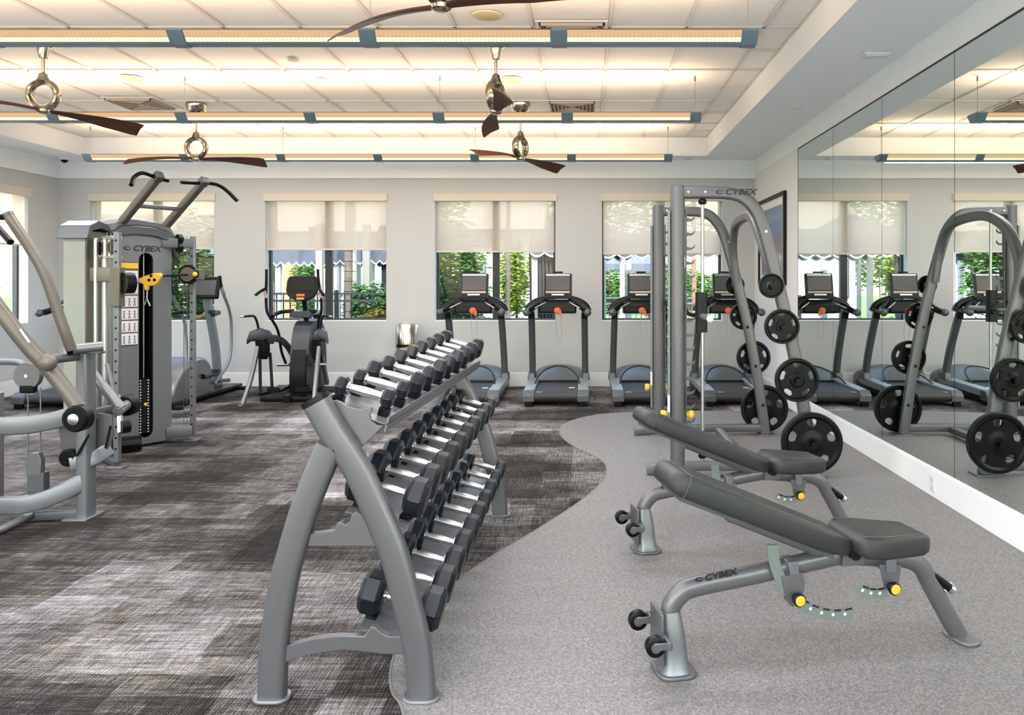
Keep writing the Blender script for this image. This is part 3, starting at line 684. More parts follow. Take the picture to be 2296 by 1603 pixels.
# ------------------------------------------------------------------ adjustable benches
def bench(loc, label):
    r = thing('weight_bench', label, 'weight bench', loc, atan2(.212, .977), 'adjustable benches')
    # main spine
    sp = [(0, 0, .20), (.0, 0, .245), (.035, 0, .29), (.10, 0, .315), (.36, 0, .345), (.66, 0, .385), (.74, 0, .388), (.92, 0, .365), (1.02, 0, .352), (1.085, 0, .315), (1.125, 0, .25), (1.20, 0, .12), (1.265, 0, .015)]
    MB().sweep(sp, .075, .062, n=(0, 1, 0), r=.028, k=4, seg=14).build('spine_tube', M['silver'], r, ang=40)
    # left casting
    rs = []
    for z, x0, x1, w in ((.014, -.055, .065, .075), (.03, -.05, .058, .068), (.10, -.048, .052, .060), (.16, -.047, .045, .052), (.20, -.046, .038, .045), (.235, -.045, .030, .038)):
        cx = (x0+x1)/2; hw = (x1-x0)/2; rs.append([Vector((cx+a, b, z)) for a, b in rrect(hw*2, w*2, min(hw, w)*.7, 4)])
    MB().rings(rs).build('foot_casting', M['silver_l'], r, ang=40)
    MB().xy([(a+.008, b) for a, b in rrect(.155, .18, .05, 5)], 0, .014).build('foot_plate', M['silver'], r, bev=.005)
    MB().xy([(a-.056, b) for a, b in rrect(.012, .15, .005, 2)], .05, .245).build('wheel_bracket_plate', M['silver'], r, bev=.003)
    for s in (-1, 1):
        w = MB().lathe((-.10, s*.115-.016, .155), (0, 1, 0), [(0, .030), (.004, .038), (.028, .038), (.032, .030)], seg=28).build('wheel', M['rubber'], r)
        MB().lathe((-.10, s*.115-.018, .155), (0, 1, 0), [(0, .020), (.036, .020)], seg=20).build('wheel_hub', M['silver'], w)
        MB().box((-.075, s*.115-.022, .160), (.07, .006, .028)).box((-.075, s*.115+.022, .160), (.07, .006, .028)).box((-.052, s*.09, .160), (.012, .11, .03)).build('wheel_fork', M['silver'], r, bev=.003)
    # right foot
    MB().xy([(a+1.275, b) for a, b in rrect(.10, .17, .045, 6)], 0, .015).build('foot_plate', M['silver_l'], r, bev=.005)
    # handle
    h0 = Vector((1.115, -.01, .292)); d = Vector((.157, 0, -.112)).normalized()
    MB().cyl(h0-d*.06, h0+d*.03, .012).build('handle_stem', M['silver_d'], r)
    MB().cyl(h0+d*.02, h0+d*.115, .018).build('grip', M['rubber'], r)
    MB().lathe(h0+d*.115, d, [(0, .021), (.022, .021), (.028, .015)], seg=20).build('grip_end', M['chrome'], r)
    # back pad
    A = Vector((.735, 0, .432)); B = Vector((-.035, 0, .760)); u = (B-A).normalized(); n = Vector((-u.z, 0, u.x)); n = n if n.z > 0 else -n; L = (B-A).length
    rs = []
    for t, w, th in ((0, .060, .030), (.012, .075, .055), (.04, .090, .072), (.12, .118, .084), (.22, .132, .088), (.5, .140, .088), (.75, .140, .088), (.90, .138, .088), (.965, .130, .084), (.99, .118, .064), (1.0, .10, .03)):
        c = A+u*(L*t)+n*.0; rs.append([c+Vector((0, a, 0))+n*b for a, b in rrect(w*2, th, min(th*.45, .022), 3)])
    MB().rings(rs).build('back_pad', M['pad'], r, ang=50)
    m = MB()
    for t in (.93,): 
        c = A+u*(L*t); w = .1395; pts = [c+Vector((0, a, 0))+n*b for a, b in rrect(w*2, .090, .022, 3)]; m.sweep(pts+[pts[0]], .004, seg=6, k=1, smooth=False)
    m.build('pad_seam', M['padt'], r)
    m = MB()
    for s in (-1, 1): m.sweep([A+u*(L*t)+Vector((0, s*w, 0))+n*.0425 for t, w in ((.05, .070), (.12, .099), (.22, .113), (.5, .121), (.75, .121), (.93, .120))], .004, seg=6, k=3)
    m.build('pad_piping', M['padt'], r)
    # board and steel arm under pad
    C0 = A+u*(L*.10)-n*.050; C1 = A+u*(L*.93)-n*.050
    m = MB(); rs = [[c+Vector((0, a, 0))+n*b for a, b in ((-w, -.009), (w, -.009), (w, .012), (-w, .012))] for c, w in ((C0, .09), (C1, .115))]
    m.rings(rs).build('pad_board', M['silver_d'], r, ang=0)
    MB().sweep([A-n*.062+u*-.01, A+u*(L*.62)-n*.060], .04, .05, n=(0, 1, 0), r=.008, smooth=False).build('back_frame', M['silver'], r)
    # seat
    rs = []; S0 = Vector((.725, 0, .458)); S1 = Vector((1.075, 0, .432)); su = (S1-S0).normalized(); sn = Vector((-su.z, 0, su.x)); SL = (S1-S0).length
    for t, w, th in ((0, .115, .03), (.03, .135, .06), (.10, .148, .086), (.3, .148, .092), (.6, .120, .092), (.9, .098, .088), (.97, .088, .07), (1, .070, .03)):
        c = S0+su*(SL*t); rs.append([c+Vector((0, a, 0))+sn*b for a, b in rrect(w*2, th, min(th*.45, .022), 3)])
    MB().rings(rs).build('seat_pad', M['pad'], r, ang=50)
    m = MB()
    for s in (-1, 1): m.sweep([S0+su*(SL*t)+Vector((0, s*w, 0))+sn*.045 for t, w in ((.05, .115), (.12, .128), (.3, .128), (.6, .100), (.9, .078))], .004, seg=6, k=3)
    m.build('pad_piping', M['padt'], r)
    m = MB().box((.90, 0, .402), (.24, .07, .03), mtx=Matrix.Rotation(radians(4), 4, 'Y')); m.build('seat_frame', M['silver'], r, bev=.004)
    MB().cyl((.745, -.075, .415), (.745, .075, .415), .024).build('pivot', M['black'], r)
    MB().xz([(.70, .36), (.80, .36), (.80, .43), (.76, .45), (.71, .44)], -.045, -.037).xz([(.70, .36), (.80, .36), (.80, .43), (.76, .45), (.71, .44)], .037, .045).build('hinge_plate', M['silver'], r, bev=.002)
    # curved selector plates, local y = -.052 (camera side)
    def arc(c, R, w, a0, a1, name, holes, y=-.045):
        N = 18; o = []; i_ = []
        for k in range(N+1):
            a = radians(a0+(a1-a0)*k/N); o.append((c[0]+(R+w/2)*cos(a), c[1]+(R+w/2)*sin(a))); i_.append((c[0]+(R-w/2)*cos(a), c[1]+(R-w/2)*sin(a)))
        g = MB().xz(o+i_[::-1], y-.003, y+.003).build(name, M['gplate'], r, ang=20)
        for k in range(holes[2]):
            a = radians(holes[0]+(holes[1]-holes[0])*k/max(1, holes[2]-1))
            MB().cyl((c[0]+(R-.002)*cos(a), y-.0036, c[1]+(R-.002)*sin(a)), (c[0]+(R-.002)*cos(a), y+.001, c[1]+(R-.002)*sin(a)), .0065, seg=12).build('hole_marking', M['whiteprint'], g)
            q = c[0]+(R-.019)*cos(a+.06), c[1]+(R-.019)*sin(a+.06)
            MB().box((q[0], y-.0035, q[1]), (.030, .001, .008), mtx=Matrix.Rotation(-(a+.06)+pi/2, 4, 'Y')).build('angle_marking', M['ink'], g)
    arc((.70, .47), .30, .045, 180, 278, 'back_selector_plate', (232, 272, 5))
    MB().xz([(.435, .345), (.525, .355), (.535, .31), (.515, .235), (.48, .222), (.455, .25)], -.055, -.048).xz([(.435, .345), (.525, .355), (.535, .31), (.515, .235), (.48, .222), (.455, .25)], -.038, -.031).build('selector_bracket', M['silver'], r, bev=.002)
    MB().box((.49, -.012, .36), (.040, .082, .078), mtx=Matrix.Rotation(radians(-7), 4, 'Y')).build('clamp_sleeve', M['silver_l'], r, bev=.004)
    arc((.86, .395), .155, .04, 232, 285, 'seat_selector_plate', (242, 272, 3))
    MB().xz([(.86, .36), (.96, .35), (.945, .27), (.91, .245), (.88, .27)], -.055, -.048).build('seat_bracket', M['silver'], r, bev=.002)
    MB().box((.91, -.02, .36), (.045, .085, .075)).build('clamp_sleeve', M['silver_l'], r, bev=.004)
    for kx, kz in ((.492, .262), (.905, .272)):
        k = MB().lathe((kx, -.055, kz), (0, -1, 0), [(0, .014), (.02, .016), (.024, .0255), (.038, .0255), (.041, .022)], seg=26).build('selector_knob', M['black'], r)
        MB().lathe((kx, -.095, kz), (0, -1, 0), [(0, .020), (.003, .020), (.004, .018)], seg=24).build('knob_cap', M['yellow'], k)
    # lettering on the spine tube (camera side upper face)
    a = atan2(.030, .26); mt = Matrix.Translation((.125, -.0262, .3535)) @ Matrix.Rotation(-a, 4, 'Y') @ Matrix.Rotation(radians(38), 4, 'X')
    lettering('CYBEX', .034, mt, M['ink'], r, world=False, wid=1.25)
    return r
b1 = bench((.333, 3.007, 0.004), 'grey padded adjustable bench in the foreground at the lower right')
b2 = dup(b1, (.333, 4.36, .004), None, 'grey padded adjustable bench standing behind the foreground bench')
# ------------------------------------------------------------------ smith machine
D1, D2 = 6.06, 7.63
sm = thing('smith_machine', 'silver squat rack with guide rods and arched plate-storage frames beside the mirror', 'squat rack', (1.25, 6.85, .004))
Yv = (0, 1, 0)
for d, tip in ((D1, 'near'), (D2, 'far')):
    MB().sweep([(.72, d, .02), (.72, d, 2.24)], .112, .112, r=.045, n=(0, 1, 0), smooth=False).build('front_post', M['silver'], sm, world=True, ang=40)
    MB().box((.72, d, 2.243), (.09, .09, .008)).build('post_cap', M['silver_d'], sm, world=True, bev=.003)
    arch = [(.76, 2.19), (.95, 2.19), (1.14, 2.18), (1.24, 2.135), (1.32, 2.04), (1.37, 1.93), (1.415, 1.78), (1.49, 1.50), (1.61, .99), (1.70, .48), (1.765, .015)]
    if d == D1: arch = [(.76, 2.193), (.97, 2.193), (1.14, 2.185), (1.25, 2.14), (1.33, 2.05), (1.385, 1.92), (1.43, 1.76), (1.50, 1.48), (1.62, .97), (1.71, .46), (1.78, .015)]
    MB().sweep([(x, d, z) for x, z in arch], .095, .075, n=Yv, r=.02, k=4).build('arch_frame', M['silver'], sm, world=True, ang=35)
    MB().sweep([(.74, d, .075), (1.77, d, .075)], .075, .065, n=Yv, r=.012, smooth=False).build('base_beam', M['silver'], sm, world=True)
    MB().box((1.785, d, .009), (.17, .15, .014)).box((.72, d, .009), (.18, .18, .014)).build('base_plate', M['silver_l'], sm, world=True, bev=.004)
    for x, z in ((1.585, 1.06), (1.665, .68), (1.735, .30)):
        MB().cyl((x, d-.040, z), (x, d+.040, z), .016).build('frame_bolt', M['black'], sm, world=True)
    for x, z in ((1.40, 1.89), (1.475, 1.55), (.80, 2.195), (.93, 2.195)):
        MB().cyl((x, d-.041, z), (x, d+.041, z), .009, seg=10).build('frame_bolt', M['chrome'], sm, world=True)
    MB().cyl((.914, d, .09), (.914, d, 2.15), .0135).build('guide_rod', M['steel'], sm, world=True)
    for z in (.15, 2.12): MB().lathe((.914, d, z-.02), (0, 0, 1), [(0, .018), (.01, .032), (.035, .032), (.045, .018)]).build('rod_bumper', M['rubber'], sm, world=True)
    # catch hooks behind each post
    MB().bx(.782, .790, d-.02, d+.02, .30, 2.06).build('hook_strip', M['silver_d'], sm, world=True)
    for k in range(15):
        z = .40+k*.112
        MB().xz([(.788, z), (.83, z+.004), (.853, z+.022), (.858, z+.048), (.845, z+.030), (.825, z+.020), (.788, z+.030)], d-.009, d+.009).build('catch_hook', M['silver_d'], sm, world=True, ang=20)
        MB().ball((.652, d+.0, z), .013, seg=10).build('rack_peg', M['steel'], sm, world=True)
    MB().bx(.645, .66, d-.03, d+.03, .28, 2.05).build('peg_strip', M['gplate'], sm, world=True)
    s = MB().lathe((.79, d, .47), (1, 0, 0), [(0, .016), (.012, .02), (.02, .034), (.045, .036), (.055, .028), (.06, .012)], seg=20).build('stop_knob', M['yellow'], sm, world=True)
    MB().lathe((.645, d, .47), (-1, 0, 0), [(0, .016), (.02, .034), (.045, .036), (.055, .028)], seg=20).build('stop_knob', M['yellow'], sm, world=True)
    MB().box((.648, d-.045, .56), (.02, .01, .13)).build('warning_strip', M['whiteprint'], sm, world=True, bev=.002)
    # carriage
    MB().sweep([(.905, d, 1.11), (.905, d, 1.42)], .085, .085, n=Yv, r=.015, smooth=False).build('carriage', M['black'], sm, world=True)
MB().sweep([(.48, D2, .04), (.56, D2, .05), (.74, D2, .07)], .06, .09, n=(0, 0, 1), r=.02).build('front_foot', M['silver'], sm, world=True)
MB().sweep([(.48, D1, .04), (.56, D1, .05), (.74, D1, .07)], .06, .09, n=(0, 0, 1), r=.02).build('front_foot', M['silver'], sm, world=True)
MB().sweep([(1.04, D1, .07), (1.04, D1, .17), (1.04, D1+.001, .22)], .07, .05, n=Yv, r=.01, smooth=False).build('beam_gusset', M['gplate'], sm, world=True)
MB().sweep([(1.30, D1, .06), (1.30, D2, .06)], .075, .06, n=(0, 0, 1), r=.012, smooth=False).build('rear_cross_beam', M['silver'], sm, world=True)
# inverted U bridge between the two frames
U = [(1.475, D2-.03, 1.50), (1.44, D2-.06, 1.80), (1.43, D2-.16, 1.98), (1.43, D2-.36, 2.06), (1.43, (D1+D2)/2, 2.08), (1.42, D1+.52, 2.03), (1.42, D1+.30, 1.90), (1.44, D1+.13, 1.70), (1.485, D1+.03, 1.48)]
MB().sweep(U, .085, .07, n=(1, 0, 0), r=.02, k=5).build('bridge_arch', M['silver'], sm, world=True, ang=40)
# bar
MB().cyl((.905, D1-.28, 1.235), (.905, D2+.36, 1.235), .0145).build('bar', M['steel'], sm, world=True)
for a, b in ((D1-.42, D1-.06), (D2+.06, D2+.42)): MB().cyl((.905, a, 1.235), (.905, b, 1.235), .0245).build('bar_sleeve', M['steel'], sm, world=True)
for y in (D1+.10, D2-.10):
    MB().sweep([(.905, y, 1.235), (.84, y, 1.24), (.80, y, 1.27), (.79, y, 1.32)], .03, .02, n=Yv, r=.006).build('bar_hook', M['black'], sm, world=True)
for y in (D1+.06, D2-.09): MB().cyl((.905, y, 1.235), (.905, y+.03, 1.235), .045).build('bar_collar', M['black'], sm, world=True)
a = Matrix.Translation((1.08, D1-.0385, 2.192)) @ Matrix.Rotation(pi/2, 4, 'X')
lettering('CYBEX', .062, a, M['ink'], sm, wid=1.25)

pc = {}
def wplate(R, th, loc, label, holes=True, axis_far=False):
    key = (R, th, holes)
    if key in pc: return dup(pc[key], loc, 0, label)
    r = thing('weight_plate', label, 'weight plate', loc, group='black grip weight plates')
    ns = 90; rr = sorted([.026/R, .045/R, .17+.035/R*.3, .36, .45, .53, .58, .64, .70, .76, .80, .88, .93, .97, 1.0])
    lo, hi, hf = (.53, .80, .19) if R > .2 else (.58, .80, .27); nr = len(rr)
    def hh(f):
        if f >= .88: return th/2*(1 if f < .99 else .78)
        if f < .36: return th*.42
        return th*.24
    bm = MB(); b = bm.b; V = {}
    for i, f in enumerate(rr):
        for j in range(ns):
            a = 2*pi*j/ns
            for s in (-1, 1): V[i, j, s] = b.verts.new((R*f*cos(a), s*hh(f), R*f*sin(a)))
    def present(i, j):
        if not holes or i < 0 or i >= nr-1: return 0 <= i < nr-1
        f = (rr[i]+rr[i+1])/2; a = ((j+.5)/ns*5+.25) % 1.0-.5
        if lo < f < hi:
            half = hf*(.72 if (f < lo+.05 or f > hi-.04) else 1)
            return abs(a) > half
        return True
    for i in range(-1, nr):
        for j in range(ns):
            if not (0 <= i < nr-1): continue
            if not present(i, j): continue
            j2 = (j+1) % ns
            b.faces.new((V[i, j, 1], V[i, j2, 1], V[i+1, j2, 1], V[i+1, j, 1])); b.faces.new((V[i, j, -1], V[i+1, j, -1], V[i+1, j2, -1], V[i, j2, -1]))
            if i == 0 or not present(i-1, j): b.faces.new((V[i, j, 1], V[i, j, -1], V[i, j2, -1], V[i, j2, 1]))
            if i == nr-2 or not present(i+1, j): b.faces.new((V[i+1, j, 1], V[i+1, j2, 1], V[i+1, j2, -1], V[i+1, j, -1]))
            if not present(i, (j-1) % ns): b.faces.new((V[i, j, 1], V[i+1, j, 1], V[i+1, j, -1], V[i, j, -1]))
            if not present(i, j2): b.faces.new((V[i, j2, 1], V[i, j2, -1], V[i+1, j2, -1], V[i+1, j2, 1]))
    bm.build('disc', M['rubber'], r, ang=28)
    MB().torus((0, 0, 0), (0, 1, 0), .0345, .009, seg=24, rs=8).build('hub_sleeve', M['steel'], r)
    pc[key] = r; return r
plates = [(1.732, .272, .232, .062, 'largest', 'on the bottom peg'), (1.618, .752, .166, .055, 'second largest', 'on the second peg up'), (1.504, 1.160, .132, .05, 'medium', 'on the third peg up'), (1.424, 1.470, .094, .036, 'small solid', 'on the top peg')]
for x, z, R, th, sz, pg in plates:
    y = D1-.105
    MB().cyl((x, D1-.03, z-.004), (x, D1-.175, z-.004), .0225).build('storage_peg', M['rubber'], sm, world=True)
    wplate(R, th, (x, y, z), '%s black plate %s, near side of squat rack' % (sz, pg), R > .1)
    xx = {.272: 1.78, .752: 1.672, 1.160: 1.572, 1.470: 1.488}[z]; zz = z-.025 if z < .5 else z
    MB().cyl((xx, D2+.03, zz-.004), (xx, D2+.175, zz-.004), .0225).build('storage_peg', M['rubber'], sm, world=True)
    wplate(R, th, (xx, D2+.105, zz), '%s black plate %s, far side of squat rack' % (sz, pg), R > .1)

# ------------------------------------------------------------------ treadmills
def treadmill(loc, label, rz=0):
    r = thing('treadmill', label, 'treadmill', loc, rz, 'treadmills facing the windows')
    MB().bx(-.385, .385, .05, 1.45, .045, .15).build('deck_frame', M['black'], r, bev=.01)
    MB().bx(-.255, .255, .045, 1.30, .150, .172).build('belt', M['belt'], r, bev=.003)
    MB().cyl((-.255, .045, .118), (.255, .045, .118), .052, seg=24).build('rear_roller', M['belt'], r)
    for s in (-1, 1):
        MB().prism([(.03, .10), (1.30, .12), (1.30, .215), (1.2, .215), (.12, .195), (.05, .17)], (0, 0, 0), (0, 1, 0), (0, 0, 1), (s, 0, 0), .262, .395).build('side_rail', M['deckrail'], r, bev=.012)
        MB().prism([(-.02, .055), (.15, .055), (.15, .192), (.04, .185), (-.02, .14)], (0, 0, 0), (0, 1, 0), (0, 0, 1), (s, 0, 0), .255, .405).build('rear_cap', M['silver_d'], r, bev=.012)
        MB().box((s*.33, .02, .028), (.09, .06, .055)).build('levelling_foot', M['rubber'], r, bev=.006)
        MB().box((s*.365, 1.17, .235), (.105, .26, .10), taper=.8).build('upright_boot', M['silver_d'], r, bev=.012)
        MB().sweep([(s*.355, 1.17, .20), (s*.352, 1.08, .50), (s*.348, .93, .83), (s*.345, .80, 1.08)], .105, .085, n=(1, 0, 0), r=.03, k=5).build('upright', M['silver_d'], r)
        MB().sweep([(s*.345, .80, 1.03), (s*.35, .78, 1.10), (s*.352, .74, 1.14)], .10, .085, n=(1, 0, 0), r=.03, k=4).build('upright_collar', M['black'], r)
        MB().sweep([(s*.20, .72, 1.235), (s*.29, .66, 1.19), (s*.365, .56, 1.13), (s*.385, .44, 1.115)], .06, .075, n=(0, 0, 1), r=.025, k=5).build('handrail', M['black'], r)
        MB().sweep([(s*.15, .66, 1.235), (s*.22, .60, 1.20), (s*.285, .54, 1.165)], .018, seg=10).build('grip_sensor', M['steel'], r)
        MB().ball((s*.385, .435, 1.115), .048, sc=(1, .9, 1)).build('rail_end', M['silver_d'], r)
        arch_pts = [(s*.40*sin(a), .80+.0*a, 1.10+.20*cos(a)) for a in (radians(20), radians(45), radians(65), radians(85))]
        MB().sweep(arch_pts, .09, .10, n=Yv, r=.035, k=4).build('console_arm', M['black'], r)
    MB().prism([(.62, 1.10), (.92, 1.08), (.92, 1.20), (.72, 1.275), (.62, 1.22)], (0, 0, 0), (0, 1, 0), (0, 0, 1), (1, 0, 0), -.24, .24).build('console_base', M['black'], r, bev=.02)
    tilt = Matrix.Rotation(radians(-12), 4, 'X')
    MB().box((0, .76, 1.445), (.365, .05, .335), mtx=tilt).build('console_housing', M['silver_d'], r, bev=.018)
    def face(dz, dx, sx, sz, nm, mt, dy=-.028, par=None): return MB().box(Vector((0, .76, 1.445))+tilt @ Vector((dx, dy, dz)), (sx, .006, sz), mtx=tilt).build(nm, mt, r, bev=.002)
    face(.0, 0, .345, .315, 'bezel', M['black']); face(.035, 0, .31, .19, 'screen', M['screen'], -.032)
    face(.142, 0, .31, .02, 'top_strip', M['steel'], -.031); face(-.085, 0, .31, .028, 'button_strip', mat('button strip', (.50, .36, .28), .4), -.032)
    face(-.122, 0, .16, .022, 'media_ledge', M['steel'], -.045)
    MB().box((0, .80, 1.625), (.13, .04, .022)).build('top_fan', M['black'], r, bev=.006)
    MB().lathe((0, .615, 1.13), (0, -1, 0), [(0, .045), (.012, .04), (.014, .028), (.03, .026)], seg=20).build('stop_button', M['red'], r)
    MB().box((.035, .605, 1.10), (.035, .02, .06)).build('safety_clip', M['red'], r, bev=.004)
    MB().sweep([(-.01, .61, 1.12), (-.02, .62, .95), (.0, .62, .78), (.03, .62, .745), (.055, .62, .80), (.05, .61, .98), (.035, .60, 1.07)], .006, seg=6, k=5).build('safety_cord', M['cord'], r)
    # motor hood
    rs = []
    for k in range(9):
        t = k/8; y = .96+t*.66; hgt = .165+.195*sin(min(1, t*1.35)*pi/2)-.06*max(0, t-.75)*4
        rs.append([Vector((.365*cos(a), y, .155+(hgt-.155)*max(0, sin(a))**.75)) for a in [pi*i/16 for i in range(17)]] + [Vector((-.365, y, .05)), Vector((.365, y, .05))])
    MB().rings(rs).build('motor_hood', M['silver_l'] if False else mat('hood grey', (.12, .13, .135), .34, .3), r, ang=50)
    a_ = [(s_*.285*cos(t), .50+.62*sin(t), .185+.185*sin(t)) for t, s_ in [(radians(q), 1) for q in range(0, 181, 15)]]
    MB().sweep(a_, .022, .016, n=(0, 0, 1), seg=8, k=2).build('hood_arch', M['black'], r)
    MB().box((.185, .42, .1725), (.075, .075, .002)).build('belt_sticker', M['whiteprint'], r)
    MB().box((-.205, .03, .172), (.07, .02, .002)).build('rear_decal', M['whiteprint'], r)
    MB().bx(-.26, .26, .94, .97, .15, .20).build('belt_guard', M['black'], r, bev=.004)
    return r
t0 = treadmill((-.348, 9.38, 0), 'treadmill second from the left in the window row, standing alone in clear view')
dup(t0, (-1.43, 9.36, 0), 0, 'leftmost treadmill by the windows, partly behind the dumbbell rack')
dup(t0, (.735, 9.38, 0), 0, 'third treadmill by the windows, directly left of the squat rack posts')
dup(t0, (1.84, 9.38, 0), 0, 'rightmost treadmill beside the mirror, seen through the squat rack')
dup(t0, (-6.35, 9.2, 0), 0, 'treadmill at the far left, mostly hidden behind the cable machine')

# ------------------------------------------------------------------ arc trainers / ellipticals
def arc_trainer(loc, label):
    r = thing('arc_trainer', label, 'elliptical trainer', loc, 0, 'arc trainers')
    MB().sweep([(0, .25, .05), (0, 1.35, .05)], .10, .07, n=(0, 0, 1), r=.015, smooth=False).build('floor_beam', M['black'], r)
    MB().sweep([(-.34, .32, .04), (.34, .32, .04)], .06, .06, n=(0, 0, 1), r=.015, smooth=False).build('rear_stabiliser', M['black'], r)
    MB().sweep([(-.36, 1.25, .04), (.36, 1.25, .04)], .08, .07, n=(0, 0, 1), r=.015, smooth=False).build('front_stabiliser', M['silver_d'], r)
    # flywheel body
    poly = [(.55, .08), (1.30, .08), (1.36, .40), (1.32, .72), (1.16, .92), (.92, .97), (.74, .88), (.62, .62), (.55, .35)]
    MB().prism([(a, b) for a, b in [(p.x, p.y) for p in spline([Vector((a, b, 0)) for a, b in poly+poly[:1]], 4)][:-1]], (0, 0, 0), (0, 1, 0), (0, 0, 1), (1, 0, 0), -.08, .14).build('drive_housing', M['black'], r, bev=.02, ang=30)
    MB().prism([(p.x, p.y) for p in spline([Vector(q) for q in ((.60, .55, 0), (.72, .90, 0), (.92, 1.0, 0), (1.16, .95, 0), (1.33, .74, 0), (1.29, .70, 0), (1.14, .88, 0), (.92, .93, 0), (.77, .84, 0), (.66, .55, 0))], 3)], (0, 0, 0), (0, 1, 0), (0, 0, 1), (1, 0, 0), -.09, .15).build('housing_crown', M['shroud'], r, bev=.008)
    for s in (-1, 1):
        m = MB().sweep([(s*.43, 0, .02), (s*.40, .16, .30), (s*.385, .30, .62), (s*.38, .36, .78)], .055, .045, n=(1, 0, 0), r=.012, k=4); m.build('rear_leg', M['silver_l'], r)
        MB().box((s*.435, -.005, .012), (.06, .08, .024)).build('leg_foot', M['silver_l'], r, bev=.006)
        rs = []
        for t, x, y, z, a, b in ((0, .50, .30, .76, .05, .05), (.2, .47, .33, .82, .10, .09), (.5, .38, .40, .84, .14, .12), (.8, .30, .46, .80, .13, .12), (1, .26, .50, .76, .07, .07)):
            rs.append([Vector((s*x, y+q1, z+q2)) for q1, q2 in rrect(a*1.2, b*1.4, min(a, b)*.5, 4)])
        MB().rings(rs).build('pivot_shroud', M['shroud'], r, ang=50)
        MB().prism([(.28, .80), (.48, .80), (.50, .62), (.42, .52), (.34, .54)], (0, 0, 0), (0, 1, 0), (0, 0, 1), (s, 0, 0), .29, .41).build('pivot_cover', M['black'], r, bev=.02)
        MB().sweep([(s*.30, .48, .80), (s*.24, .78, .72), (s*.19, 1.02, .48), (s*.20, 1.20, .12)], .085, .045, n=(1, 0, 0), r=.015, k=5).build('side_arc', M['silver_d'], r)
        MB().sweep([(s*.37, .36, .60), (s*.35, .32, .32), (s*.33, .28, .10)], .032, .032, r=.008, k=4).build('swing_link', M['black'], r)
        MB().sweep([(s*.30, .50, .60), (s*.27, .47, .32), (s*.24, .42, .13)], .032, .032, r=.008, k=4).build('swing_link', M['black'], r)
        MB().sweep([(s*.33, .26, .10), (s*.24, .55, .12), (s*.15, .75, .15)], .035, .035, r=.01, k=3).build('pedal_arm', M['black'], r)
        MB().prism([(.30, .12), (.66, .12), (.68, .17), (.60, .165), (.34, .15), (.30, .19)], (0, 0, 0), (0, 1, 0), (0, 0, 1), (s, 0, 0), .10, .26).build('foot_pedal', M['black'], r, bev=.008)
        MB().sweep([(s*.20, .78, .42), (s*.24, .72, .60), (s*.26, .66, .86), (s*.30, .56, 1.02), (s*.345, .52, 1.12), (s*.35, .50, 1.30), (s*.33, .46, 1.52), (s*.325, .45, 1.66)], .034, seg=12, k=5).build('moving_handle', M['black'], r)
        MB().sweep([(s*.345, .50, 1.30), (s*.36, .47, 1.40)], .042, seg=12, smooth=False).build('handle_badge', mat('pink grip label', (.6, .42, .38), .5), r)
        MB().sweep([(s*.335, .46, 1.42), (s*.38, .40, 1.38), (s*.43, .36, 1.33)], .036, seg=12, k=3).build('side_grip', M['rubber'], r)
        MB().sweep([(s*.40, .34, .80), (s*.39, .36, .92), (s*.42, .33, 1.06), (s*.47, .30, 1.075), (s*.53, .27, 1.07)], .030, seg=12, k=5).build('rear_handle', M['black'], r)
        MB().cyl((s*.53, .27, 1.07), (s*.57, .255, 1.07), .013).build('handle_tip', M['steel'], r)
        MB().cyl((s*.16, .78, .42), (s*.32, .78, .42), .022).build('crank_axle', M['steel'], r)
        MB().sweep([(s*.10, .80, 1.12), (s*.24, .74, 1.11), (s*.28, .58, 1.08), (s*.27, .50, 1.06)], .055, .05, n=(0, 0, 1), r=.02, k=4).build('fixed_handlebar', M['black'], r)
    MB().sweep([(0, .98, .92), (0, .92, 1.15), (0, .86, 1.32)], .07, .06, n=(1, 0, 0), r=.02, k=4).build('console_mast', M['black'], r)
    MB().prism([(-.12, 1.03), (.12, 1.03), (.15, 1.09), (.10, 1.12), (-.10, 1.12), (-.15, 1.09)], (0, 0, 0), (1, 0, 0), (0, 0, 1), (0, 1, 0), .74, .92).build('cup_tray', M['shroud'], r, bev=.012)
    tl = Matrix.Rotation(radians(-14), 4, 'X')
    o = Vector((0, .80, 1.42))
    MB().prism([(-.17, .155), (.17, .155), (.20, .10), (.205, -.04), (.17, -.11), (.08, -.165), (-.08, -.165), (-.17, -.11), (-.205, -.04), (-.20, .10)], o, (1, 0, 0), tl @ Vector((0, 0, 1)), tl @ Vector((0, 1, 0)), -.02, .04).build('console', M['bronze'], r, bev=.012)
    MB().box(o+tl @ Vector((0, -.024, .04)), (.34, .006, .17), mtx=tl).build('screen', M['bronze'], r)
    MB().box(o+tl @ Vector((0, -.03, -.105)), (.11, .02, .035), mtx=tl).build('control_panel', M['red'], r, bev=.004)
    MB().box(o+tl @ Vector((0, -.03, -.150)), (.10, .02, .028), mtx=tl).build('control_panel', mat('orange panel', (.75, .33, .06), .45), r, bev=.004)
    return r
e1 = arc_trainer((-3.70, 9.42, 0), 'black and grey arc trainer standing in front of the second back window')
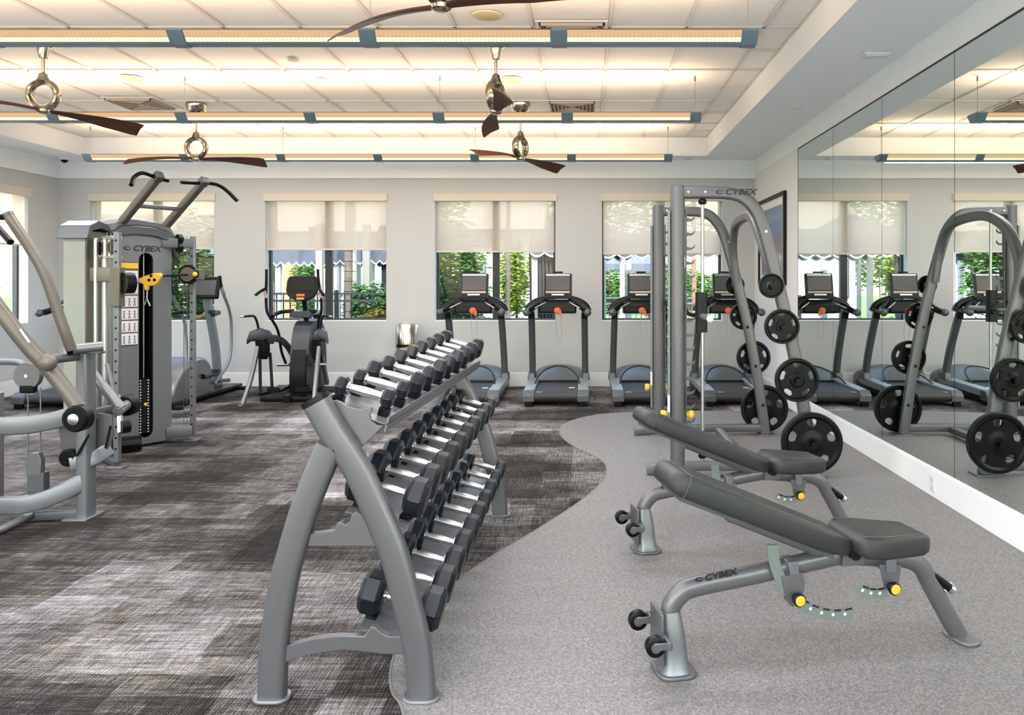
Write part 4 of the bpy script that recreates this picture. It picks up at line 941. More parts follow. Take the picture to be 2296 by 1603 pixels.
# elliptical with pale rear housing
def elliptical(loc, rz, label):
    r = thing('elliptical_trainer', label, 'elliptical trainer', loc, rz, 'ellipticals along the left wall')
    poly = [(.10, .06), (1.00, .06), (1.06, .30), (.96, .48), (.72, .56), (.44, .50), (.20, .36), (.08, .20)]
    MB().prism([(p.x, p.y) for p in spline([Vector((a, b, 0)) for a, b in poly+poly[:1]], 4)][:-1], (0, 0, 0), (0, 1, 0), (0, 0, 1), (1, 0, 0), -.24, .24).build('rear_housing', M['silver_l'], r, bev=.05, ang=40)
    MB().bx(-.25, .25, .0, 1.9, .03, .08).build('floor_rail', M['black'], r, bev=.01)
    for y in (.1, 1.8): MB().bx(-.34, .34, y-.04, y+.04, 0, .05).build('stabiliser', M['black'], r, bev=.01)
    MB().sweep([(0, 1.70, .06), (0, 1.62, .60), (0, 1.45, 1.10), (0, 1.38, 1.34)], .12, .09, n=(1, 0, 0), r=.03).build('mast', M['blueg'], r)
    MB().box((0, 1.32, 1.42), (.40, .06, .30), mtx=Matrix.Rotation(radians(-14), 4, 'X')).build('console', M['black'], r, bev=.02)
    MB().box((0, 1.285, 1.425), (.33, .006, .20), mtx=Matrix.Rotation(radians(-14), 4, 'X')).build('screen', M['screen'], r)
    for s in (-1, 1):
        MB().sweep([(s*.26, 1.05, .18), (s*.29, 1.40, .45), (s*.31, 1.42, .90), (s*.33, 1.30, 1.15), (s*.34, 1.12, 1.35), (s*.31, 1.08, 1.55)], .038, seg=12).build('moving_handle', M['blueg'], r)
        MB().sweep([(s*.34, 1.14, 1.33), (s*.325, 1.09, 1.45), (s*.31, 1.08, 1.58)], .044, seg=12).build('hand_grip', M['rubber'], r)
        MB().sweep([(s*.05, 1.36, 1.10), (s*.24, 1.20, 1.10), (s*.30, .92, 1.08)], .06, .05, n=(0, 0, 1), r=.02).build('fixed_handlebar', M['black'], r)
        MB().sweep([(s*.20, .45, .26), (s*.22, 1.0, .22), (s*.26, 1.45, .18)], .05, .05, r=.015).build('pedal_arm', M['silver_l'], r)
        MB().prism([(.75, .28), (1.15, .28), (1.18, .36), (1.10, .31), (.80, .31), (.74, .35)], (0, 0, 0), (0, 1, 0), (0, 0, 1), (s, 0, 0), .10, .28).build('foot_pedal', M['black'], r, bev=.01)
    return r
l1 = elliptical((-5.05, 9.05, 0), 0, 'elliptical with silver rear housing standing behind the tall cable machine')
dup(l1, (-7.13, 6.9, 0), 0, 'elliptical at the far left edge in front of the corner window')

# ------------------------------------------------------------------ waste bin
r = thing('waste_bin', 'tall brushed-steel cylindrical waste bin against the back wall', 'bin', (-2.47, 10.85, 0))
MB().lathe((0, 0, .0), (0, 0, 1), [(0, .157), (.03, .158), (.60, .158)], seg=40).build('body', M['bin'], r)
MB().lathe((0, 0, .60), (0, 0, 1), [(0, .150), (.04, .150)], seg=40).build('shadow_gap', M['black'], r)
m = MB().lathe((0, 0, .64), (0, 0, 1), [(0, .160), (.27, .160), (.28, .154)], seg=40); m.build('lid', M['bin'], r)
MB().torus((0, 0, .92), (0, 0, 1), .150, .008, seg=40, rs=8).build('rim', M['steel'], r)

# ------------------------------------------------------------------ functional (cable) trainer
th_ = radians(57)
ft = thing('cable_machine', 'tall silver dual-pulley cable machine with pull-up handles and exercise chart', 'cable machine', (-3.99, 7.09, 0), th_)
def pnl(x0, x1, y0, y1, z0, z1, nm, m_, bev=.004): return MB().bx(x0, x1, y0, y1, z0, z1).build(nm, m_, ft, bev=bev)
# local x runs along the panel, local y into the tower
out = [(-.245, .03), (.24, .03), (.24, 1.80), (.225, 1.90), (.18, 1.955), (.05, 1.98), (-.10, 1.98), (-.20, 1.965), (-.245, 1.93)]
slot = [(-.060, .12), (.072, .12)]
# front panel with capsule slot: left part, right part, top part, bottom part
def cap(z, sgn, n=10):
    c = (.006, z); return [(c[0]+.064*cos(radians(180*i/n)), c[1]+sgn*.064*sin(radians(180*i/n))) for i in range(n+1)]
top = [(-.245, 1.70)] + [(-.058, 1.70)] + cap(1.70, 1)[::-1][1:-1] + [(.07, 1.70), (.24, 1.70), (.24, 1.80), (.225, 1.90), (.18, 1.955), (.05, 1.985), (-.10, 1.985), (-.20, 1.97), (-.245, 1.94)]
bot = [(-.245, .03), (.24, .03), (.24, .15), (.07, .15)] + cap(.15, -1)[1:-1] + [(-.058, .15), (-.245, .15)]
m = MB(); m.xz(top, 0, .012); m.xz(bot, 0, .012); m.bx(-.245, -.058, 0, .012, .15, 1.70); m.bx(.07, .24, 0, .012, .15, 1.70)
m.build('front_panel', M['silver_l'], ft, ang=25)
m = MB(); m.bx(-.245, -.235, .012, .34, .03, 1.92); m.bx(.23, .24, .012, .34, .03, 1.85); m.bx(-.245, .24, .33, .34, .03, 1.90)
m.build('shroud_sides', M['silver'], ft, bev=.003)
m = MB(); m.bx(-.062, -.056, .012, .10, .10, 1.76); m.bx(.068, .074, .012, .10, .10, 1.76); m.bx(-.235, .23, .19, .20, .05, 1.85); m.build('slot_lining', M['black'], ft)
for k in range(19): MB().bx(-.055, .067, .03, .17, .12+k*.026, .143+k*.026).build('weight_slab', M['black'], ft, bev=.002)
for k in range(19):
    for x in (-.035, .035): MB().bx(x, x+.012, .0285, .0298, .128+k*.026, .138+k*.026).build('weight_number', M['whiteprint'], ft, ang=0)
MB().lathe((.01, .028, .385), (0, -1, 0), [(0, .012), (.014, .016), (.02, .010)]).build('selector_pin', M['yellow'], ft)
for x in (-.02, .03): MB().cyl((x, .09, .62), (x, .09, 1.85), .008).build('guide_rod', M['steel'], ft)
# crown and dark band
band = [(-.26, 1.86), (-.23, 1.905), (-.10, 1.925), (.08, 1.915), (.19, 1.88), (.245, 1.80), (.29, 1.70), (.30, 1.73), (.27, 1.86), (.20, 1.96), (.08, 1.995), (-.10, 2.005), (-.23, 1.99), (-.27, 1.95)]
MB().xz(band, -.03, .06).build('dark_crown_band', mat('crown navy grey', (.075, .08, .09), .35, .3), ft, bev=.008)
crown = [(-.27, 1.95), (-.23, 1.99), (-.10, 2.005), (.08, 1.995), (.20, 1.96), (.27, 1.86), (.31, 1.74), (.32, 1.78), (.29, 1.90), (.22, 2.01), (.10, 2.05), (-.08, 2.065), (-.20, 2.06), (-.27, 2.02)]
MB().xz(crown, -.02, .30).build('crown', M['silver'], ft, bev=.01)
# text
mt = Matrix.Translation((-.115, -.002, 1.80)) @ Matrix.Rotation(pi/2, 4, 'X')
lettering('CYBEX', .072, mt, M['ink'], ft, world=False, wid=1.12)
# exercise chart
c = MB().bx(-.222, -.068, -.006, 0, .93, 1.68).build('exercise_chart', M['silver_d'], ft, bev=.002)
MB().bx(-.220, -.070, -.009, -.006, 1.62, 1.67).build('chart_header', M['yellow'], c)
for k in range(6):
    z = 1.60-k*.112
    MB().bx(-.218, -.072, -.009, -.006, z-.10, z).build('chart_row', M['paper'], c)
    for j in range(3):
        x = -.208+j*.046
        MB().cyl((x+.016, -.0098, z-.028), (x+.016, -.009, z-.028), .008, seg=8).box((x+.015, -.0095, z-.055), (.008, .001, .034)).box((x+.022, -.0095, z-.050), (.018, .001, .005), mtx=Matrix.Rotation(.5, 4, 'Y')).box((x+.010, -.0095, z-.082), (.006, .001, .022), mtx=Matrix.Rotation(.2, 4, 'Y')).box((x+.022, -.0095, z-.082), (.006, .001, .022), mtx=Matrix.Rotation(-.3, 4, 'Y')).build('chart_figure', mat('chart ink', (.16, .12, .12), .5), c, ang=0)
# pull-up arms: from crown outwards (local -y) and up
tips = []
for x in (-.20, .20):
    a = Vector((x, .06, 2.0)); b = Vector((x, -.58, 2.385)); t = (b-a).normalized()
    MB().sweep([a, b], .07, .055, n=(1, 0, 0), r=.012, smooth=False).build('pull_up_arm', M['taupe'], ft)
    MB().box(b+t*.01, (.07, .075, .07), mtx=Matrix.Rotation(-.54, 4, 'X')).build('arm_cap', M['silver_d'], ft, bev=.008)
    tips.append(b)
MB().sweep([(-.20, -.22, 2.165), (.20, -.22, 2.165)], .055, .035, n=(0, 0, 1), r=.008, smooth=False).build('arm_cross_bar', M['silver'], ft)
L0, R0 = tips
MB().sweep([L0+Vector((-.02, 0, .0)), L0+Vector((-.14, -.02, .02)), L0+Vector((-.22, -.04, -.03)), L0+Vector((-.27, -.10, -.10))], .034, seg=14, k=5).build('pull_up_grip', M['rubber'], ft)
MB().sweep([R0+Vector((.02, 0, 0)), R0+Vector((.13, -.02, -.01)), R0+Vector((.20, -.05, -.06)), R0+Vector((.27, -.10, -.15))], .034, seg=14, k=5).build('pull_up_grip', M['rubber'], ft)
MB().sweep([R0+Vector((-.02, 0, -.01)), R0+Vector((-.20, .0, -.02))], .032, seg=14, smooth=False).build('pull_up_grip', M['rubber'], ft)
MB().sweep([L0+Vector((.02, 0, -.01)), L0+Vector((.09, .0, -.02))], .032, seg=14, smooth=False).build('pull_up_grip', M['rubber'], ft)
# second tower (world coordinates)
m = MB().bx(-4.33, -4.15, 6.50, 6.80, .03, 1.93); m.build('side_tower', M['taupe'], ft, world=True, bev=.012)
MB().bx(-4.335, -4.155, 6.488, 6.50, .04, 1.88).build('side_tower_panel', mat('pale window reflection', (.27, .29, .25), .35, .2), ft, world=True, bev=.004)  # pale green tone paints the window's reflection onto this face
MB().yz([(6.46, 1.86), (6.50, 1.97), (6.62, 2.02), (6.76, 1.99), (6.84, 1.90), (6.80, 1.93), (6.66, 1.955), (6.54, 1.93), (6.50, 1.86)], -4.38, -4.12).build('side_tower_crown', M['silver_d'], ft, world=True, bev=.008)
MB().bx(-4.30, -4.19, 6.484, 6.49, .86, .92).build('tower_label', M['silver'], ft, world=True)
# two cable columns
for X, Y, zt, lab in ((-3.76, 6.28, 1.90, 'n'), (-3.70, 7.37, 1.93, 'f')):
    MB().bx(X-.022, X+.022, Y-.022, Y+.022, .05, zt).build('pulley_column', M['silver_l'], ft, world=True, bev=.004)
    for k in range(20):
        z = .16+k*.088; MB().cyl((X, Y-.0235, z), (X, Y+.0235, z), .009, seg=10).build('adjustment_hole', M['black'], ft, world=True)
    MB().box((X, Y, .01), (.12, .10, .02)).build('column_foot', M['silver_l'], ft, world=True, bev=.004)
    for dx in (-.07, -.10): MB().cyl((X+dx, Y+.03, .1), (X+dx, Y+.03, zt), .0035, seg=6).build('cable', M['wire'], ft, world=True)
X, Y = -3.76, 6.28
# twin vertical chrome rails of the near column and its brackets
for x, y in ((-3.93, 6.40), (-3.98, 6.46), (-4.02, 6.42)): MB().cyl((x, y, .08), (x, y, 1.86), .017).build('guide_tube', M['steel'], ft, world=True)
MB().sweep([(-4.10, 6.58, 1.66), (-3.80, 6.30, 1.66)], .11, .12, n=(0, 0, 1), r=.008, smooth=False).build('top_pulley_cage', M['taupe'], ft, world=True) if False else None
for zc, hh in ((1.86, .03), (1.70, .02)): MB().sweep([(-4.12, 6.60, zc), (-3.76, 6.28, zc)], .07, hh, n=(0, 0, 1), r=.004, smooth=False).build('top_bracket', M['steel'], ft, world=True)
for t in (.15, .5, .85):
    p = Vector((-4.12, 6.60, 1.78)).lerp(Vector((-3.76, 6.28, 1.78)), t); MB().cyl(p+Vector((-.015, -.02, 0)), p+Vector((.015, .02, 0)), .058, seg=20).build('top_pulley', M['rubber'], ft, world=True)
for t in (.05, .33, .68): 
    p = Vector((-4.12, 6.60, 1.78)).lerp(Vector((-3.76, 6.28, 1.78)), t); MB().box(p, (.012, .05, .16)).build('cage_bar', M['champ'], ft, world=True)
MB().sweep([(-4.08, 6.52, 1.56), (-3.78, 6.30, 1.56)], .10, .12, n=(0, 0, 1), r=.01, smooth=False).build('pulley_carriage', M['taupe'], ft, world=True)
MB().bx(-3.80, -3.72, 6.24, 6.32, 1.30, 1.62).build('pulley_carriage', mat('champagne block', (.13, .12, .09), .4, .4), ft, world=True, bev=.006)
MB().cyl((-3.70, 6.25, 1.49), (-3.66, 6.31, 1.49), .085, seg=28).build('swivel_pulley', M['rubber'], ft, world=True)
# weave strap and lower pulley on near column
MB().sweep([(-3.86, 6.30, .50), (-3.80, 6.28, .62), (-3.72, 6.24, .50)], .05, .06, n=(0, 1, 0), r=.01).build('lower_carriage', M['silver_l'], ft, world=True)
MB().cyl((-3.70, 6.22, .34), (-3.66, 6.27, .34), .05).build('lower_knob', M['rubber'], ft, world=True)
MB().sweep([(-3.73, 6.26, .46), (-3.70, 6.22, .30)], .03, .04, n=(0, 1, 0), r=.006, smooth=False).build('lower_arm', M['chrome'], ft, world=True)
MB().sweep([(-3.76, 6.28, .035), (-4.15, 6.65, .035)], .05, .05, n=(0, 0, 1), r=.01, smooth=False).build('base_beam', M['silver_d'], ft, world=True)
MB().sweep([(-3.70, 7.37, .10), (-3.90, 7.30, .10)], .13, .10, n=(0, 0, 1), r=.006, smooth=False).build('base_bracket', M['silver'], ft, world=True)
MB().sweep([(-3.62, 7.37, .012), (-3.92, 7.32, .012)], .05, .02, n=(0, 0, 1), r=.006, smooth=False).build('base_beam', M['silver_d'], ft, world=True)
MB().sweep([(-3.70, 7.37, 1.86), (-3.92, 7.24, 1.86)], .07, .09, n=(0, 0, 1), r=.006, smooth=False).build('top_bracket', M['silver_d'], ft, world=True)
for z in (1.90, 1.82): MB().cyl((-3.80, 7.28, z), (-3.78, 7.31, z), .045, seg=20).build('top_pulley', M['rubber'], ft, world=True)
# far trolley pulley, cable and yellow handle
pc_ = P(423, 615, 7.25)
MB().cyl(pc_+Vector((0, -.02, 0)), pc_+Vector((0, .02, 0)), .088, seg=32).build('swivel_pulley', M['rubber'], ft, world=True)
MB().cyl(pc_+Vector((0, -.03, 0)), pc_+Vector((0, .03, 0)), .066, seg=32).build('pulley_guard', M['taupe'], ft, world=True)
MB().box(pc_+Vector((.05, .06, 0)), (.06, .16, .10)).build('pulley_carriage', M['silver'], ft, world=True, bev=.006)
q = pc_+Vector((.075, -.035, .0)); MB().ball(q, .022).build('pull_pin', M['yellow'], ft, world=True)
MB().sweep([P(420, 616, 7.2), P(362, 619, 6.9)], .018, seg=10, smooth=False).build('cable_end', M['rubber'], ft, world=True)
yc = P(338, 626, 6.84)
MB().xz([(yc.x+a, yc.z+b) for a, b in ((-.10, .005), (-.095, -.03), (-.055, -.045), (-.045, -.095), (-.020, -.095), (-.015, -.06), (.04, -.055), (.075, -.02), (.10, .03), (.09, .055), (.03, .052), (-.04, .03))], yc.y-.018, yc.y+.018).build('handle_pulley', M['yellow'], ft, world=True, bev=.006)
for a, b in ((.012, .030), (-.005, -.008), (.042, -.006)): MB().cyl((yc.x+a, yc.y-.0195, yc.z+b), (yc.x+a, yc.y+.0195, yc.z+b), .014, seg=12).build('handle_opening', M['black'], ft, world=True)
MB().sweep([yc+Vector((-.03, 0, -.09)), yc+Vector((-.035, 0, -.17)), yc+Vector((-.06, 0, -.235))], .012, seg=8).sweep([yc+Vector((-.035, 0, -.17)), yc+Vector((-.008, 0, -.235))], .012, seg=8, smooth=False).build('snap_hook', M['chrome'], ft, world=True)
MB().sweep([(-4.15, 6.78, .075), (-3.93, 6.92, .075)], .15, .13, n=(0, 0, 1), r=.06, smooth=False).build('base_bumper', M['rubber'], ft, world=True)

# ------------------------------------------------------------------ lever machine at the left
lm = thing('lever_machine', 'silver plate-and-cable leg machine cut off by the left edge of the photo', 'exercise machine', (-3.19, 4.97, 0))
def W(name, mt, pts, w, h=None, r=None, seg=14, k=5, n=None, parent=lm, smooth=True):
    return MB().sweep(pts, w, h, n=n, r=r, seg=seg, k=k, smooth=smooth).build(name, mt, parent, world=True, ang=40)
W('post', M['silver_l'], [P(193, 1163, 4.97), P(193, 785, 4.97)], .076, .11, r=.02, n=Yv, smooth=False)
MB().box((-3.19, 4.97, .008), (.15, .2, .016)).build('foot_plate', M['silver_l'], lm, world=True, bev=.004)
W('top_tube', M['silver_l'], [P(163, 783, 4.86), P(231, 776, 4.95)], .062, smooth=False)
W('tube_plug', M['rubber'], [P(152, 785, 4.85), P(164, 783.5, 4.86)], .064, smooth=False)
MB().box(P(200, 790, 4.93), (.17, .06, .014)).build('mount_plate', M['silver_d'], lm, world=True, bev=.003)
W('lever_arm', M['taupe'], [P(18, 482, 4.72), P(38, 512, 4.72), P(70, 560, 4.73), P(97, 608, 4.75), P(115, 655, 4.77), P(130, 700, 4.79), P(146, 745, 4.81), P(160, 784, 4.84)], .062, k=6)  # taupe colour paints tan reflections on the silver tube
W('lever_end', M['silver_d'], [P(16, 479, 4.72), P(21, 487, 4.72)], .066, smooth=False)
W('hand_grip', M['rubber'], [P(20, 488, 4.72), P(-25, 484, 4.66)], .036, smooth=False)
W('hand_grip', M['rubber'], [P(-22, 492, 4.62), P(24, 543, 4.50)], .036, smooth=False)
W('main_arm', M['taupe'], [P(-30, 655, 4.60), P(20, 722, 4.62), P(62, 775, 4.65), P(105, 822, 4.68), P(150, 878, 4.70), P(196, 942, 4.72)], .088, k=5)
MB().ball(P(107, 813, 4.60), .052, sc=(1, .8, 1)).build('pivot_cap', M['taupe'], lm, world=True)
MB().sweep([P(45, 738, 4.575), P(66, 768, 4.58)], .012, seg=8, smooth=False).build('slot_marking', M['whiteprint'], lm, world=True)
W('link_bar', M['silver'], [P(112, 806, 4.75), P(182, 798, 4.95)], .055, smooth=False)
W('second_arm', M['silver_l'], [P(205, 835, 5.15), P(272, 916, 5.15)], .066, smooth=False)
W('arm_elbow', M['silver_l'], [P(264, 922, 5.12), P(288, 905, 5.30)], .066, smooth=False)
W('small_link', M['silver_l'], [P(240, 815, 5.4), P(256, 880, 5.4)], .03, smooth=False)
for px, py, d, R in ((177, 937, 4.58, .078), (289, 908, 5.32, .070)):
    c_ = P(px, py, d); g = MB().lathe(c_+Vector((0, .04, 0)), (0, -1, 0), [(0, R*.85), (.015, R), (.075, R), (.09, R*.85)], seg=30).build('foam_roller', M['rubber'], lm, world=True)
    MB().lathe(c_+Vector((0, -.049, 0)), (0, -1, 0), [(0, R*.42), (.006, R*.42), (.012, R*.2)], seg=20).build('roller_cap', M['steel'], lm, world=True)
W('upper_crossbar', M['silver_l'], [P(-120, 950, 4.75), P(0, 955, 4.78), P(60, 953, 4.82), P(120, 943, 4.88), P(180, 925, 4.95)], .105, .06, n=Yv, r=.012)
W('upper_crossbar', M['silver'], [P(200, 932, 5.0), P(245, 920, 5.2)], .07, .05, n=Yv, r=.012, smooth=False)
W('lower_crossbar', M['silver_l'], [P(-120, 1132, 4.75), P(0, 1133, 4.78), P(60, 1130, 4.80), P(120, 1112, 4.86), P(190, 1078, 4.95)], .105, .06, n=Yv, r=.012)
W('floor_tube', M['silver_l'], [P(-70, 1215, 4.50), P(5, 1186, 4.66), P(68, 1155, 4.86)], .045)
W('floor_beam', M['silver_d'], [P(30, 1158, 4.86), P(180, 1152, 4.95)], .06, .05, n=Yv, r=.01, smooth=False)
MB().prism([(130, 930), (160, 915), (250, 918), (262, 990), (240, 1030), (205, 1040), (160, 1046), (138, 1012)] and [(a.x, a.z) for a in [P(*q, 5.05) for q in ((130, 938), (165, 925), (222, 925), (250, 930), (256, 975), (236, 1020), (200, 1035), (160, 1035), (140, 1005))]], (0, 0, 0), (1, 0, 0), (0, 0, 1), Yv, 5.04, 5.055).build('gusset_plate', M['silver'], lm, world=True, bev=.002)
W('gusset_bar', M['silver_l'], [P(160, 1040, 4.95), P(205, 1030, 4.98), P(246, 1006, 5.08)], .09, .05, n=Yv, r=.01)
W('rod', M['black'], [P(199, 975, 4.9), P(172, 1022, 4.9)], .016, smooth=False); W('rod', M['black'], [P(248, 955, 5.0), P(237, 1005, 5.0)], .016, smooth=False)
c_ = P(148, 1028, 4.93); MB().lathe(c_+Vector((0, .06, 0)), (0, -1, 0), [(0, .045), (.01, .055), (.05, .055), (.06, .045)]).build('rubber_stop', M['rubber'], lm, world=True)
MB().sweep([P(218, 925, 5.15), P(236, 975, 5.15)], .10, .08, n=Yv, r=.02, smooth=False).build('cam_block', M['silver_l'], lm, world=True)
c_ = P(64, 842, 4.9); MB().cyl(c_+Vector((0, -.02, 0)), c_+Vector((0, .02, 0)), .082, seg=30).build('upper_pulley_guard', M['silver'], lm, world=True)
MB().cyl(c_+Vector((0, -.026, 0)), c_+Vector((0, -.02, 0)), .012).build('pulley_bolt', M['chrome'], lm, world=True)
MB().box(P(64, 872, 4.9), (.09, .05, .05)).build('upper_pulley', M['rubber'], lm, world=True, bev=.01)
for px in (63, 91): MB().cyl(P(px, 868, 4.9), P(px, 1030, 4.9), .004, seg=6).build('cable', M['wire'], lm, world=True)
MB().xz([(a.x, a.z) for a in [P(*q, 4.88) for q in ((60, 1032), (72, 1016), (90, 1014), (97, 1030), (96, 1062), (64, 1066))]], 4.86, 4.90).build('floating_pulley_guard', M['silver'], lm, world=True, bev=.003)
MB().xz([(a.x, a.z) for a in [P(*q, 4.90) for q in ((57, 1035), (70, 1016), (80, 1016), (80, 1064), (62, 1066))]], 4.90, 4.94).build('floating_pulley', M['rubber'], lm, world=True, bev=.006)
MB().xz([(a.x, a.z) for a in [P(*q, 4.86) for q in ((60, 1066), (97, 1060), (97, 1102), (61, 1106))]], 4.86, 4.92).build('pulley_block', M['silver_d'], lm, world=True, bev=.004)
# off-frame half: second post, seat and weight stack so the machine is whole
W('post', M['silver_l'], [P(-6, 1140, 5.15), P(-6, 880, 5.15)], .06, .06, r=.015, n=Yv, smooth=False)
W('rear_frame', M['silver_l'], [P(-60, 812, 5.5), P(40, 812, 5.5), P(62, 830, 5.5)], .05)
MB().box((-4.25, 4.75, .52), (.42, .40, .09)).build('seat', M['pad'], lm, world=True, bev=.03)
MB().box((-4.50, 4.75, .95), (.09, .34, .66)).build('back_pad', M['pad'], lm, world=True, bev=.03)
MB().box((-4.25, 4.75, .24), (.09, .09, .48)).box((-4.5, 4.75, .32), (.07, .07, .64)).box((-4.3, 4.75, .03), (.9, .1, .06)).build('seat_post', M['silver'], lm, world=True, bev=.006)
# ------------------------------------------------------------------ outdoors
GZ = -.12
g = MB().bx(-60, 60, YB+T, 90, GZ-.1, GZ); g.bx(-60, XL-T, -60, YB+T, GZ-.1, GZ); g.bx(XL-T, 60, -60, YF-T, GZ-.1, GZ); struct(g, 'lawn', M['grass'], ang=0)
struct(MB().bx(-2.6, 14, 14.2, 30, GZ, GZ+.02), 'pool_deck', M['paver'], ang=0)
struct(MB().bx(-14, XL-T-.01, -12, 9.6, GZ, GZ+.02).bx(XL-T, 8, -14, YF-T-.01, GZ, GZ+.02), 'bounce_paving', mat('pale bounce concrete', (.72, .73, .75), .9, noise=.05, nscale=6), ang=0)  # unseen pale paving added to bounce sunlight up into the room
def shrub(name, lab, cat, c, size, m_, n, leaf, seed, grp=None, stems=4):
    rd = random.Random(seed); c = Vector(c); r = thing(name, lab, cat, (c.x, c.y, GZ), group=grp)
    mb = MB(); b = mb.b
    for i in range(n):
        while True:
            p = Vector((rd.uniform(-1, 1), rd.uniform(-1, 1), rd.uniform(-1, 1)))
            if .30 < p.length < 1: break
        p *= 1+.12*sin(p.x*9+seed)*cos(p.z*7)
        q = Vector((c.x+p.x*size[0], c.y+p.y*size[1], c.z+p.z*size[2])); l = leaf*rd.uniform(.6, 1.3)
        q.z = max(q.z, GZ+.03)
        R = Matrix.Rotation(rd.uniform(0, 2*pi), 3, 'Z') @ Matrix.Rotation(rd.uniform(-.9, .9), 3, 'X')
        v = [q+R @ Vector(k) for k in ((0, 0, 0), (l*.5, -l*.22, l*.1), (l, 0, -l*.1), (l*.5, l*.22, l*.1))]
        b.faces.new([b.verts.new(k) for k in v])
    f = mb.build('foliage', m_, r, world=True, ang=0); f['kind'] = 'stuff'
    for k in range(stems):
        a = rd.uniform(0, 2*pi); e = Vector((c.x+cos(a)*size[0]*.4, c.y+sin(a)*size[1]*.4, c.z+size[2]*.5))
        MB().sweep([(c.x+cos(a)*.05, c.y+sin(a)*.05, GZ), (c.x+cos(a)*size[0]*.2, c.y, (GZ+c.z)/2), e], .035, seg=6, k=3).build('stem', M['bark2'], r, world=True)
    return r
def oc(px, py, d): return P(px, py, d)
G = 'garden shrubs outside'
shrub('garden_shrub', 'tall bright green shrub outside the leftmost back window', 'shrub', oc(430, 650, 13.0), (.95, .55, 1.25), M['leaf1'], 5200, .13, 1, G)
shrub('garden_shrub', 'green shrub seen just above the arc trainer console', 'shrub', oc(690, 640, 18.6), (.42, .35, .75), M['leaf1'], 2200, .13, 2, G)
shrub('garden_shrub', 'loose green tree in the left half of the third back window', 'tree', oc(1012, 610, 13.4), (.62, .5, .95), M['leaf1'], 3600, .13, 3, G)
shrub('garden_shrub', 'dark low bush at the foot of the third back window', 'shrub', oc(1010, 702, 12.35), (.55, .4, .55), M['leaf2'], 2200, .12, 4, G)
shrub('garden_shrub', 'lime green shrub between the window mullion and the charcoal curtain', 'shrub', oc(1152, 625, 15.5), (.30, .3, .80), M['leaf3'], 2300, .12, 5, G)
shrub('garden_shrub', 'wide clipped hedge outside the rightmost back window', 'hedge', oc(1480, 655, 19.9), (2.35, .6, .58), M['leaf1'], 9000, .15, 6, G, 8)
shrub('garden_shrub', 'green hedge outside beyond the mirror-side wall', 'hedge', oc(2050, 655, 19.9), (2.3, .6, .7), M['leaf1'], 6000, .16, 16, G, 6)
shrub('croton', 'yellow croton plant at the right foot of the second back window', 'shrub', oc(850, 722, 12.2), (.17, .15, .20), M['leaf4'], 800, .12, 7, 'croton plants')
shrub('croton', 'yellow-green croton plant at the bottom of the second back window', 'shrub', oc(812, 728, 12.3), (.15, .15, .14), M['leaf3'], 600, .11, 8, 'croton plants')
shrub('croton', 'yellow croton plant at the foot of the leftmost back window', 'shrub', oc(470, 728, 12.2), (.16, .15, .18), M['leaf4'], 800, .12, 9, 'croton plants')
shrub('garden_shrub', 'dark leafy shrub outside the far left window', 'shrub', (-9.3, 11.2, .85), (.6, .9, 1.0), M['leaf2'], 4200, .12, 10, G)
shrub('garden_shrub', 'pale flowering bush outside the far left window', 'shrub', (-9.0, 13.6, .6), (.5, .6, .6), M['leaf3'], 1500, .10, 17, G)
shrub('garden_shrub', 'broad green tree crown behind the cabanas', 'tree', (-6.5, 30, 3.6), (4.2, 1.6, 2.6), M['leaf1'], 7000, .26, 11, G)
shrub('garden_shrub', 'broad green tree crown far behind the pool', 'tree', (1.2, 37, 4.0), (5.0, 1.6, 1.8), M['leaf1'], 7000, .30, 12, G)
for k in range(4): shrub('garden_shrub', ['low green bush outside the nearest left-wall windows', 'low green bush outside the middle left-wall windows', 'low green bush outside the left wall beside the camera', 'low green bush outside the left wall toward the corner'][k], 'shrub', (-9.4, 1.5+2.6*k, .35), (.6, .9, .6), M['leaf1'], 1800, .13, 20+k, G)
shrub('garden_shrub', 'dark clipped hedge behind the picket fence in the second back window', 'hedge', oc(835, 690, 14.3), (.55, .3, .45), M['leaf2'], 2200, .11, 31, G)
def palm(px, d, R, lab, m_, lean=0, h=6.5):
    x = (px-CX)/F*d; r = thing('palm_tree', lab, 'palm tree', (x, d, GZ), group='palm trunks outside')
    MB().sweep([(x, d, GZ), (x+lean*.3, d, 1.5), (x+lean, d, h)], 2*R, seg=16, k=8, scale=lambda t: 1.12-.3*t).build('trunk', m_, r, world=True)
    rr = []
    for i in range(18):
        z = GZ+.2+i*.18; xx = x+lean*.2*z; rr.append(z); MB().torus((xx, d, z), (0, 0, 1), R*(1.08-.01*i), R*.10, seg=16, rs=6).build('trunk_ring', m_, r, world=True)
    for i in range(9):
        a = 2*pi*i/9; e = Vector((cos(a), sin(a), 0)); T0 = Vector((x+lean, d, h))
        mb = MB(); pts = [T0, T0+e*.5+Vector((0, 0, .4)), T0+e*.85+Vector((0, 0, .2)), T0+e*1.0+Vector((0, 0, -.4))]; sp = spline(pts, 6); sd = Vector((-e.y, e.x, 0))
        for j in range(1, len(sp)-1):
            for s in (-1, 1):
                L = .55*sin(pi*(j+1)/(len(sp)+1)); q = sp[j]; v = [q, q+e*.06, q+sd*s*L+e*.2+Vector((0, 0, -.15))]; mb.b.faces.new([mb.b.verts.new(k) for k in v])
        mb.sweep(pts, .03, seg=5, k=4); mb.build('frond', M['leaf1'], r, world=True, ang=0)
palm(777, 14.0, .075, 'ringed dark palm trunk right of the second window mullion', M['bark'], .1)
palm(797, 14.6, .05, 'thin pale palm trunk beside the ringed one', M['stone'], -.05, 4.4)
palm(1556, 16.0, .055, 'slim brown trunk seen between the squat rack post and guide rod', M['bark2'], 0)
